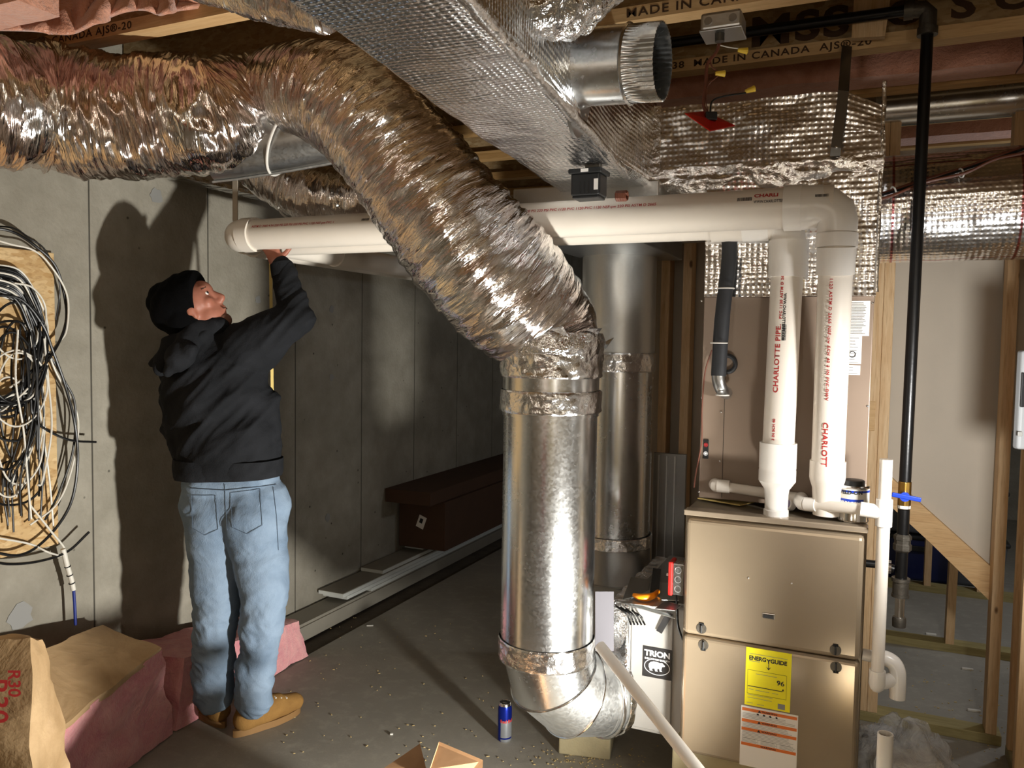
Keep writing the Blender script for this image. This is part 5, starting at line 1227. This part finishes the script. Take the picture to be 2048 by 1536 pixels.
for i in range(9):
    cx, cy = rc.uniform(5, 45), rc.uniform(640, 900); rx, ry = rc.uniform(35, 75), rc.uniform(70, 170); a0 = rc.uniform(0, 6)
    cable([(cx+rx*cos(a0+t*.62)*(1+.1*sin(t)), cy+ry*sin(a0+t*.62)) for t in range(12)], 'bw'[i % 2], .055+.01*(i % 3), .0042 if i % 2 == 0 else .0032)
for i in range(13):
    x_ = rc.uniform(15, 95); x2 = x_+rc.uniform(-40, 30)
    cable([(x_, 640+rc.uniform(0, 60)), (x_+rc.uniform(-10, 12), 760), (x_+rc.uniform(-16, 16), 860), (x2+rc.uniform(-10, 10), 960), (x2, 1030+rc.uniform(-60, 40))], 'wbb'[i % 3], .045+.012*(i % 4), .0034)
cable([(30, 775), (70, 812), (75, 900), (88, 960), (60, 1000), (10, 1010), (-30, 990)], 'b', .06)
cable([(62, 800), (66, 830), (90, 858), (140, 880), (192, 884)], 'b', .07, .0042, 'dark cable end pointing right across the concrete wall')
cable([(-30, 1120), (20, 1128), (80, 1122), (135, 1103), (178, 1064)], 'b', .08, .0048, 'black cable end curving up to a cut tip below the OSB panel')
cable([(60, 1010), (100, 1060), (128, 1095), (135, 1120)], 'w', .07, .0036); cable([(-10, 1075), (60, 1088), (95, 1104), (122, 1112)], 'w', .07, .0034)
cl_ = thing('taped_cable', 'taped white and blue cable running down the wall to the insulation', 'cable', onX(150, 1240, XW+.05))
MB().tube(wallpath([(126, 1098), (134, 1130), (143, 1160), (147, 1180)], .07), .009, 14).build('white_tape', 'wire_white', cl_)
MB().tube(wallpath([(147, 1178), (149, 1205), (151, 1250)], .07), .0055, 12).build('blue_cable', 'wire_blue', cl_)
for py in (1133, 1150, 1166):
    q = onX(126+(py-1098)*.26, py, XW+.07); mb = MB(); ring_tube(mb, q, (0, .3, -1), .0095, .0022, 16, 6); mb.build('black_band', 'wire_black', cl_)
tag(MB().tube(wallpath([(8, 760), (3, 690), (0, 640)], .05), .006, 8).build('x', 'wire_black'), 'x', 'x') if 0 else None
# ================================================================ insulation on the floor
def hexgrid(c8, n=26, amp=.02, sc=7, seed=0, faces=None):
    """c8: bottom 4 then top 4 (same order round)"""
    c8 = [V(p) for p in c8]; cen = sum(c8, V((0, 0, 0)))/8; mb = MB()
    F = [(0, 1, 2, 3), (4, 5, 6, 7), (0, 1, 5, 4), (1, 2, 6, 5), (2, 3, 7, 6), (3, 0, 4, 7)]
    for fi, f in enumerate(F):
        if faces is not None and fi not in faces: continue
        a, b, c, d = [c8[k] for k in f]; P = []
        for i in range(n+1):
            row = []
            for j in range(n+1):
                u, v = i/n, j/n; q = a*(1-u)*(1-v)+b*u*(1-v)+c*u*v+d*(1-u)*v; dr = (q-cen).normalized()
                q = q+dr*amp*fbm(q+V((seed, 0, 0)), sc, 4); q.z = max(q.z, .004); row.append(q)
            P.append(row)
        mb.grid(P)
    return mb
def batt_thing(lab, bot, top, seed, kraft=True, ksc=1.012):
    t = thing('insulation_batt', lab, 'insulation', sum((V(b) for b in bot), V((0, 0, 0)))/4, None)
    hexgrid(list(bot)+list(top), 30, .028, 5, seed).build('fiberglass', 'pink_wool', t, smooth=80, fix=False)
    if kraft:
        up_ = [V(p)+V((0, 0, .012)) for p in top]; cm = sum(up_, V((0, 0, 0)))/4; up_ = [cm+(p-cm)*1.03 for p in up_]
        lo = [p-V((0, 0, .02)) for p in up_]
        hexgrid(lo+up_, 30, .016, 6, seed+3, faces=(1, 2, 3, 4, 5)).build('kraft_facing', 'kraft', t, smooth=80, fix=False)
    return t
A_, B_, C_, D_ = at(60, 1315, 2.62), at(205, 1258, 3.02), at(322, 1302, 2.92), at(98, 1475, 2.45)
bb = [V((p.x, p.y, .004)) for p in (A_, B_, C_, D_)]
bb[2] = onZ(345, 1468, .004); bb[3] = onZ(120, 1640, .004)
batt_thing('kraft-faced pink insulation batt lying folded beside the person, its pink side to us', bb, (A_, B_, C_, D_), 3)
S1, S2 = onZ(350, 1476, .004), onZ(612, 1330, .004)
top = [V((-2.66, 2.12, .30)), V((-2.66, 2.95, .19)), V((-2.42, 3.0, .175)), V((-2.40, 2.28, .26))]
bot = [V((-2.68, 2.1, .004)), V((-2.68, 3.0, .004)), V((-2.385, 3.02, .004)), V((-2.375, 2.22, .004))]
batt_thing('unfaced pink insulation batt along the wall behind the person\'s legs', bot, top, 9, False)
# standing bag-like batt with red print
c = at(40, 1400, 2.15); bw = thing('insulation_batt', 'upright kraft-faced insulation batt with red print in the bottom left corner', 'insulation', (c.x, c.y, 0))
R3, F3 = R0, F0
def pt(dx, dy, z): return V((c.x, c.y, 0))+R3*dx+F3*dy+V((0, 0, z))
zt_ = at(30, 1262, 2.15).z
wR = (98-40)/1600*2.15
bot = [pt(-.30, -.12, .004), pt(wR+.02, -.14, .004), pt(wR+.02, .14, .004), pt(-.30, .14, .004)]; top = [pt(-.28, -.03, zt_), pt(wR-.028, -.03, zt_-.0), pt(wR-.028, .03, zt_-.02), pt(-.28, .03, zt_-.02)]
hexgrid(bot+top, 34, .022, 6, 15).build('kraft_facing', 'kraft', bw, smooth=80, fix=False)
for s_, dx, z_, sz in (('R30', .0, at(35, 1385, 2.1).z, .075), ('R30', .045, at(75, 1350, 2.1).z, .045)):
    o_ = pt(dx, -.14, z_); text(s_, sz, planemap(o_, (0, 0, -1), R3, .0) , 'lettering', 'ink_red', bw, .001, 1.0) if 0 else text(s_, sz, (lambda o_: (lambda x, y, z: o_+V((0, 0, -x))+R3*y-F3*(.002)))(pt(dx, -.095, z_)), 'lettering', 'ink_red', bw, .001, 1.0)
# ================================================================ work light (just below the frame)
wl = thing('work_light', 'small LED work light on a floor stand in front of the furnace', 'work light', (LAMP.x, LAMP.y-.06, 0))
aim = V((-.8, .75, .35)).normalized()
MB().box(LAMP-aim*.03, (.03, .18, .14), m=Matrix((aim, aim.cross(UP).normalized(), aim.cross(UP).cross(aim).normalized())).transposed()).build('housing', 'yellow_plastic', wl, smooth=0, bevel=.006)
mb = MB(); b0 = LAMP-aim*.045
for dx, dy in ((.1, .05), (-.1, -.09), (.06, -.13)): mb.cyl(b0+V((0, 0, -.06)), V((b0.x+dx, b0.y+dy, .005)), .006, n=10)
mb.build('stand', 'black_plastic', wl)
tag(MB().box2((cB2.x+.012, cB2.y-.005, .04), (cB2.x+.10, cB2.y+.033, 2.44)).build('wall_stud', 'pine_z', smooth=0, bevel=.003), 'pine stud carrying the grey control box at the right edge', 'stud')
# ================================================================ the person
def blobs(items, voxel=.008, smooth=6, disp=None, name='m', sub=0):
    """items: (p0, p1, r0, r1, flat) tapered capsules in world space; flat scales depth along F0. Returns mesh fused into one surface."""
    mb = MB()
    for it in items:
        p0, p1, r0, r1 = V(it[0]), V(it[1]), it[2], it[3]; fl = it[4] if len(it) > 4 else 1
        d = p1-p0; L = d.length
        if L < 1e-6: d = V((0, 0, 1)); L = 0
        d.normalize(); u = V((0, 0, 1)) if abs(d.z) < .9 else V((1, 0, 0)); u = (u-d*u.dot(d)).normalized(); b = d.cross(u)
        prof = []
        for k in range(9): a = -pi/2+pi/2*k/8; prof.append((r0*sin(a), max(r0*cos(a), r0*.02)))
        for k in range(9): a = pi/2*k/8; prof.append((L+r1*sin(a), max(r1*cos(a), r1*.02)))
        P = []
        for h, r in prof:
            row = []
            for j in range(28):
                o = u*cos(2*pi*j/28)*r+b*sin(2*pi*j/28)*r
                q = p0+d*h+o
                if fl != 1:
                    ax = p0+d*max(0, min(L, h)); e = q-ax; q = ax+e+F0*(e.dot(F0)*(fl-1))
                row.append(q)
            P.append(row)
        mb.grid(P, closev=True); k = len(mb.v)-len(P)*28
        mb.f.append([k+j for j in range(28)][::-1]); mb.uv.append(None); mb.mi.append(0)
        mb.f.append([k+(len(P)-1)*28+j for j in range(28)]); mb.uv.append(None); mb.mi.append(0)
    o = mb.build('tmp', 'skin', smooth=0)
    m = o.modifiers.new('r', 'REMESH'); m.mode = 'VOXEL'; m.voxel_size = voxel; m.use_smooth_shade = True
    s = o.modifiers.new('s', 'SMOOTH'); s.iterations = smooth; s.factor = .6
    dg = bpy.context.evaluated_depsgraph_get(); me = bpy.data.meshes.new_from_object(o.evaluated_get(dg))
    bpy.data.objects.remove(o)
    if disp:
        nm = [v.normal.copy() for v in me.vertices]
        for v, n_ in zip(me.vertices, nm): v.co = v.co+n_*disp(v.co, n_)
    me.shade_smooth(); me.update(); return me
def putmesh(name, me, mat, parent):
    me.materials.clear(); me.materials.append(MATS[mat]); me.name = name
    o = bpy.data.objects.new(name, me); COL.objects.link(o)
    if parent is not None: o.parent = parent; o.matrix_parent_inverse = parent.matrix_world.inverted()
    return o
ZP = 3.02
def J(px, py, Z=ZP): return at(px, py, Z)
# joints
neck, chest, waist, pelvis = J(400, 668, 3.0), J(432, 760), J(455, 900), J(470, 985)
shR, shL = J(490, 690, 2.98), J(372, 715, 3.03)
elR, wrR = J(594, 637, 2.98), J(562, 535, 3.02)
elL, wrL = J(372, 850, 3.18), J(505, 840, 3.22)
hipR, hipL = J(512, 1020, 3.0), J(432, 1018, 3.04)
knR, knL = J(526, 1195, 2.97), J(428, 1195, 3.02)
anR, anL = J(510, 1400, 3.01), J(428, 1392, 3.04)
hc_ = J(388, 620, 2.97)                                   # head centre
fwd = (RT*.80+UP*.60).normalized()                        # where the face looks
hup = (RT*-.60+UP*.80).normalized()                       # crown direction
sd = fwd.cross(hup).normalized()                          # to the far side or near side
def HD(f, u, s=0): return hc_+fwd*f+hup*u+sd*s
head = [(HD(.012, .02), HD(-.03, .025), .083, .084), (HD(-.005, -.01), HD(.03, -.05), .078, .058), (HD(.03, -.07), HD(.062, -.095), .040, .026), (HD(.045, .005), HD(.06, .035), .046, .045),
        (HD(.05, -.04), HD(.055, -.06), .045, .036),
        (HD(.092, .012), HD(.112, -.024), .010, .0125), (HD(.108, -.028), HD(.100, -.030, .0), .0125, .013),
        (HD(.090, -.058), HD(.086, -.060), .0135, .012), (HD(.083, -.070), HD(.080, -.072), .0125, .012), (HD(.076, -.096), HD(.070, -.100), .017, .015),
        (HD(.082, .038, .03), HD(.082, .038, -.03), .014, .014), (HD(.066, -.015, .035), HD(.066, -.015, -.035), .024, .024)]
for s_ in (-1, 1):
    head += [(HD(.016, -.012, s_*.074), HD(.012, -.042, s_*.070), .013, .008), (HD(.008, -.004, s_*.080), HD(.002, -.022, s_*.079), .008, .007)]
head += [(HD(-.025, -.05), neck+V((0, 0, -.02)), .058, .062)]
def hand(wr, palm_dir, finger_dirs, thumb_dir, n_side, sc=1.0, curl=.9, curl_to=None):
    """palm from wr along palm_dir; fingers spread along n_side"""
    out = []; pd = V(palm_dir).normalized(); ns = V(n_side); ns = (ns-pd*ns.dot(pd)).normalized(); cu = V(curl_to); cu = (cu-pd*cu.dot(pd)).normalized()
    k0 = wr+pd*.085*sc
    for w_ in (-.028, -.01, .01, .028): out.append((wr+ns*w_*.55+pd*.01, k0+ns*w_*sc, .0155*sc, .0125*sc))
    for w_, L in zip((-.033, -.011, .011, .032), (.068, .078, .074, .058)):
        p = k0+ns*w_*sc; a = 0
        for seg, (fr, r) in enumerate(((.45, .0092), (.32, .0085), (.23, .0075))):
            a += curl*(.55 if seg == 0 else .75); d = pd*cos(a)+cu*sin(a); q = p+d*L*fr*1.15*sc; out.append((p, q, r*sc, r*.92*sc)); p = q
    t0 = wr+pd*.025+ns*-.03*sc; td = V(thumb_dir).normalized(); t1 = t0+(td*.8-ns*.5).normalized()*.035*sc; t2 = t1+td*.032*sc; t3 = t2+(td+cu*.5).normalized()*.026*sc
    out += [(t0, t1, .014*sc, .012*sc), (t1, t2, .0115*sc, .0102*sc), (t2, t3, .0102*sc, .0085*sc)]; return out
handR = hand(J(556, 532, 3.03), UP*.9-RT*.35, None, UP+RT*.8, RT*-1+F0*.3, .82, .75, F0*-.2+RT*-.6)
handL = hand(J(508, 843, 3.22), RT*.95+UP*.1, None, UP*.9+RT*.3, UP, .85, 1.0, -F0)
body = head+[(neck, chest, .062, .12, .75), (chest, waist, .145, .13, .7), (waist, pelvis, .12, .10, .75), (shL, shR, .065, .065),
    (shR, elR, .050, .042), (elR, wrR, .040, .028), (wrR, J(556, 528, 3.03), .028, .024), (shL, elL, .05, .04), (elL, wrL, .038, .028),
    (pelvis, hipR, .085, .08), (pelvis, hipL, .085, .08), (hipR, knR, .07, .052), (knR, anR, .05, .036), (hipL, knL, .07, .052), (knL, anL, .05, .036)]+handR+handL
me = blobs(body, .0052, 3); person = putmesh('person', me, 'skin', None)
tag(person, 'person in black beanie, dark hoodie and faded jeans reaching up to the PVC pipe', 'person')
# face details
for s_ in (-1, 1):
    MB().ball(HD(.078, .012, s_*.031), .0115).build('eye', 'white_label', person); MB().ball(HD(.0875, .012, s_*.032), .005).build('iris', 'ink_black', person)
    MB().tube([HD(.090, .030, s_*.014), HD(.092, .034, s_*.03), HD(.082, .031, s_*.048)], [.003, .004, .002], 8).build('eyebrow', 'beard', person)
MB().tube([HD(.096, -.064, -.02), HD(.100, -.0635, 0), HD(.096, -.064, .02)], [.002, .003, .002], 8).build('mouth', 'stubble', person)
me = blobs([(HD(.045, -.080), HD(.068, -.098), .032, .0275)], .005, 3); putmesh('beard', me, 'stubble', person)
# beanie
bn = [(HD(.016, .040), HD(-.035, .045), .093, .093), (HD(-.02, .07), HD(-.06, .098), .085, .055), (HD(-.04, .0), J(345, 625, 2.97), .088, .072), (J(345, 605, 2.97), J(318, 607, 2.97), .070, .040), (J(318, 607, 2.97), J(305, 603, 2.97), .03, .018), (HD(.028, .045), HD(.03, .046), .087, .087)]
def cutd(co, n_):
    rel = co-hc_; u = rel.dot(hup); f = rel.dot(fwd); return .0025*noise.noise(V((sd.dot(rel)*60, f*60, u*8)))
me = blobs(bn, .006, 4, cutd)
bm = bmesh.new(); bm.from_mesh(me)
pl_co = HD(.052, -.0); pl_n = (fwd*.93+hup*-.20).normalized()
bmesh.ops.bisect_plane(bm, geom=bm.verts[:]+bm.edges[:]+bm.faces[:], plane_co=J(400, 600, 2.97), plane_no=(RT*.97+UP*.12).normalized(), clear_outer=True)
bmesh.ops.holes_fill(bm, edges=bm.edges[:], sides=0)
bm.to_mesh(me); bm.free(); bno = putmesh('beanie', me, 'knit_black', person)
s = bno.modifiers.new('thick', 'SOLIDIFY'); s.thickness = .006; s.offset = 1; bno['label'] = 'black knit beanie'
tp = at(384, 563, 2.89)
MB().box(J(388, 566, 2.985)+hup*.0, (.020, .020, .018), YAW).build('beanie_tag', 'white_label', bno, smooth=0)
# hoodie
def fold(co, n_):
    r = co-chest; x, z = r.dot(RT), r.z
    d = x*.75-z*.66; e = x*.66+z*.75
    w1 = abs(noise.noise(V((d*13, e*3.0, 1.3)))); w2 = abs(noise.noise(V((d*30, e*7, 5.1))))
    k = max(0, min(1, (z+.34)/.12)); return (.008-.030*w1*(1 if z < .05 else .6)-.010*w2+.010*noise.noise(V((x*7, z*7, 2))))*k
hood = [(J(395, 690, 2.97), J(430, 800, 2.99), .09, .155, .85), (J(432, 770), J(455, 880), .200, .188, .72), (J(430, 720), J(440, 800), .155, .20, .75), (J(455, 880), J(458, 925), .195, .19, .78), (J(425, 925), J(490, 922), .128, .128, .95),
    (J(382, 716, 3.02), J(495, 690, 2.99), .085, .088), (J(352, 740, 3.02), J(372, 850, 3.08), .072, .085), (J(372, 850, 3.08), J(400, 880, 3.1), .08, .06),
    (shR, elR, .098, .066), (J(470, 740), J(560, 665, 2.98), .10, .062), (elR, J(572, 556, 3.015), .064, .047), (J(574, 566, 3.01), J(564, 532, 3.02), .050, .041),
    (shL, elL, .08, .06), (elL, J(488, 842, 3.21), .055, .042), (J(378, 800, 3.02), J(385, 900, 3.02), .10, .08), (J(530, 800, 3.03), J(525, 920, 3.03), .06, .07)]
me = blobs(hood, .0065, 6, fold); bm = bmesh.new(); bm.from_mesh(me); bmesh.ops.bisect_plane(bm, geom=bm.verts[:]+bm.edges[:]+bm.faces[:], plane_co=J(458, 950), plane_no=-UP+RT*.03, clear_outer=True); bm.to_mesh(me); bm.free(); ho = putmesh('hoodie', me, 'hoodie_cloth', person); ho['label'] = 'dark charcoal hooded sweatshirt'
# sagging hood and collar behind the neck
hd = [(J(392, 655, 2.95), J(345, 690, 2.93), .035, .04), (J(345, 690, 2.93), J(322, 735, 2.92), .040, .030), (J(392, 660, 2.93), J(360, 715, 2.88), .040, .050), (J(360, 715, 2.88), J(338, 745, 2.88), .045, .018), (J(400, 655, 2.93), J(440, 650, 2.95), .035, .03), (J(322, 712, 2.93), J(303, 728, 2.93), .016, .010), (J(378, 700, 2.86), J(352, 728, 2.87), .03, .02)]
def fold2(co, n_): return -.016*abs(noise.noise(V((co-chest)*14)))+.004
me = blobs(hd, .006, 4, fold2); putmesh('hood', me, 'hoodie_cloth', ho)
# cuff and hem bands
MB().tube([J(567, 552, 3.015), J(562, 528, 3.02)], [.044, .041], 24, rf=lambda L, a, i: 1+.02*sin(a*20)).build('cuff', 'hoodie_cloth', ho)
me = blobs([(J(424, 938), J(492, 936), .137, .137, 1.03), (J(424, 925), J(492, 922), .137, .137, 1.03)], .008, 5, lambda co, n_: .004*noise.noise(co*30)); bm = bmesh.new(); bm.from_mesh(me); bmesh.ops.bisect_plane(bm, geom=bm.verts[:]+bm.edges[:]+bm.faces[:], plane_co=J(458, 952), plane_no=-UP+RT*.03, clear_outer=True); bmesh.ops.bisect_plane(bm, geom=bm.verts[:]+bm.edges[:]+bm.faces[:], plane_co=J(458, 915), plane_no=UP, clear_outer=True); bm.to_mesh(me); bm.free(); putmesh('hem_band', me, 'hoodie_cloth', ho)
# jeans
def jf(co, n_):
    r = co-hipR; x, z = r.dot(RT), r.z
    kn = min(1, .35+max(0, -(z+.25))*2.2); w1 = abs(noise.noise(V((x*9+z*4, z*13-x*5, 3.3)))); w2 = abs(noise.noise(V((x*24, z*34+x*16, 8))))
    return .006-.022*w1*kn-.010*w2*kn
jn = [(J(428, 945), J(495, 945), .105, .105, .95), (J(428, 968), J(498, 968), .112, .112, .95), (J(425, 1010, 3.03), J(515, 1012, 3.02), .118, .122, .95), (J(430, 1040, 3.02), J(432, 1130, 3.03), .112, .092), (J(508, 1040, 3.0), J(522, 1120, 2.99), .118, .096),
      (J(432, 1130, 3.03), J(432, 1225, 3.02), .094, .084), (J(432, 1225, 3.02), J(425, 1370, 3.04), .082, .078), (J(427, 1340, 3.04), J(426, 1388, 3.05), .076, .074),
      (J(522, 1120, 2.99), J(530, 1200, 2.98), .098, .084), (J(530, 1200, 2.98), J(512, 1330, 3.0), .082, .074), (J(512, 1320, 3.0), J(506, 1398, 3.01), .073, .073)]
me = blobs(jn, .0065, 5, jf); bm = bmesh.new(); bm.from_mesh(me); bmesh.ops.bisect_plane(bm, geom=bm.verts[:]+bm.edges[:]+bm.faces[:], plane_co=J(458, 942), plane_no=UP, clear_outer=True); bm.to_mesh(me); bm.free(); je = putmesh('jeans', me, 'denim', person); je['label'] = 'faded light blue jeans'
def onmesh(px, py):
    r = ray(px, py); hit, loc, nm, idx = je.ray_cast(CAM, r); return (loc+nm*.003) if hit else at(px, py, 2.85)
def stitch(pts, name, r=.0009, mat='denim_thread'):
    q = []
    for (x0_, y0_), (x1_, y1_) in zip(pts, pts[1:]):
        for k in range(8): q.append(onmesh(x0_+(x1_-x0_)*k/8, y0_+(y1_-y0_)*k/8))
    q.append(onmesh(*pts[-1])); MB().tube(q, r, 6).build(name, mat, je)
bpy.context.view_layer.update()
stitch([(462, 985), (520, 978), (524, 1050), (495, 1068), (466, 1055), (462, 985)], 'back_pocket'); stitch([(384, 990), (432, 990), (436, 1058), (410, 1070), (386, 1056), (384, 990)], 'back_pocket')
stitch([(546, 975), (552, 1030), (556, 1100)], 'side_seam'); stitch([(450, 968), (452, 1010), (456, 1060)], 'rear_seam'); stitch([(376, 976), (450, 980), (552, 970)], 'waistband_seam', .0012)
# boots
def boot(heel, toe, an, lab):
    heel, toe = V(heel), V(toe); d = (toe-heel); d.z = 0; d.normalize(); t_ = thing('x', '', '', heel) if 0 else None
    items = [(heel+V((0, 0, .055)), heel+d*.07+V((0, 0, .06)), .045, .048), (heel+d*.02+V((0, 0, .10)), V(an)+V((0, 0, .02)), .05, .05), (heel+d*.08+V((0, 0, .055)), heel+d*.17+V((0, 0, .045)), .047, .043), (heel+d*.17+V((0, 0, .05)), heel+d*.225+V((0, 0, .045)), .044, .036), (heel+d*.05+V((0, 0, .09)), heel+d*.14+V((0, 0, .07)), .045, .038)]
    me = blobs(items, .006, 4, lambda co, n_: .003*noise.noise(co*25))
    for v in me.vertices:
        if v.co.z < .022: v.co.z = .022
    b = putmesh('boot', me, 'suede', person); b['label'] = lab
    sdv = d.cross(UP); P = []; mb = MB(); out = []
    for k in range(28):
        a = 2*pi*k/28; cx = .105; lx = .145 if cos(a) > 0 else .155; w_ = .046+.006*cos(a); out.append(heel+d*(cx+lx*cos(a))+sdv*w_*sin(a)*(1 if cos(a) > 0 else .9))
    mb.prism([V((p.x, p.y, .001)) for p in out], (0, 0, .026)); mb.build('sole', 'sole', b, smooth=40)
    MB().tube([V(an)+V((0, 0, .02)), V(an)+V((0, 0, .05))], .056, 22).build('boot_collar', 'suede', b)
    mb = MB()
    for k in range(3): q = heel+d*(.12+.025*k)+V((0, 0, .105-.009*k)); mb.tube([q-sdv*.028, q+V((0, 0, .006)), q+sdv*.028], .003, 6)
    mb.build('laces', 'paint_white', b)
hR = onZ(474, 1466, 0); hR = V((hR.x, hR.y, 0))+R0*.0
boot(hR+R0*.03, hR+R0*.17+F0*.17, J(508, 1405, 3.01), 'tan work boot, right foot')
hL = onZ(438, 1448, 0)
boot(V((hL.x, hL.y, 0)), V((hL.x, hL.y, 0))+F0*.17-R0*.17, J(428, 1395, 3.04), 'tan work boot, left foot')
# measuring tape
ta, tb_ = J(541, 520, 3.1), J(545, 826, 3.2)
tm = thing('measuring_tape', 'yellow measuring tape held vertically by the person', 'measuring tape', tb_)
MB().beam(ta, tb_, .0125, .0008, (RT+F0*.9)).build('blade', 'insul_yellow', tm, smooth=0)
MB().box(tb_-V((0, 0, .03))+F0*.01, (.03, .065, .06), .4).build('case', 'black_plastic', tm, smooth=0, bevel=.008)
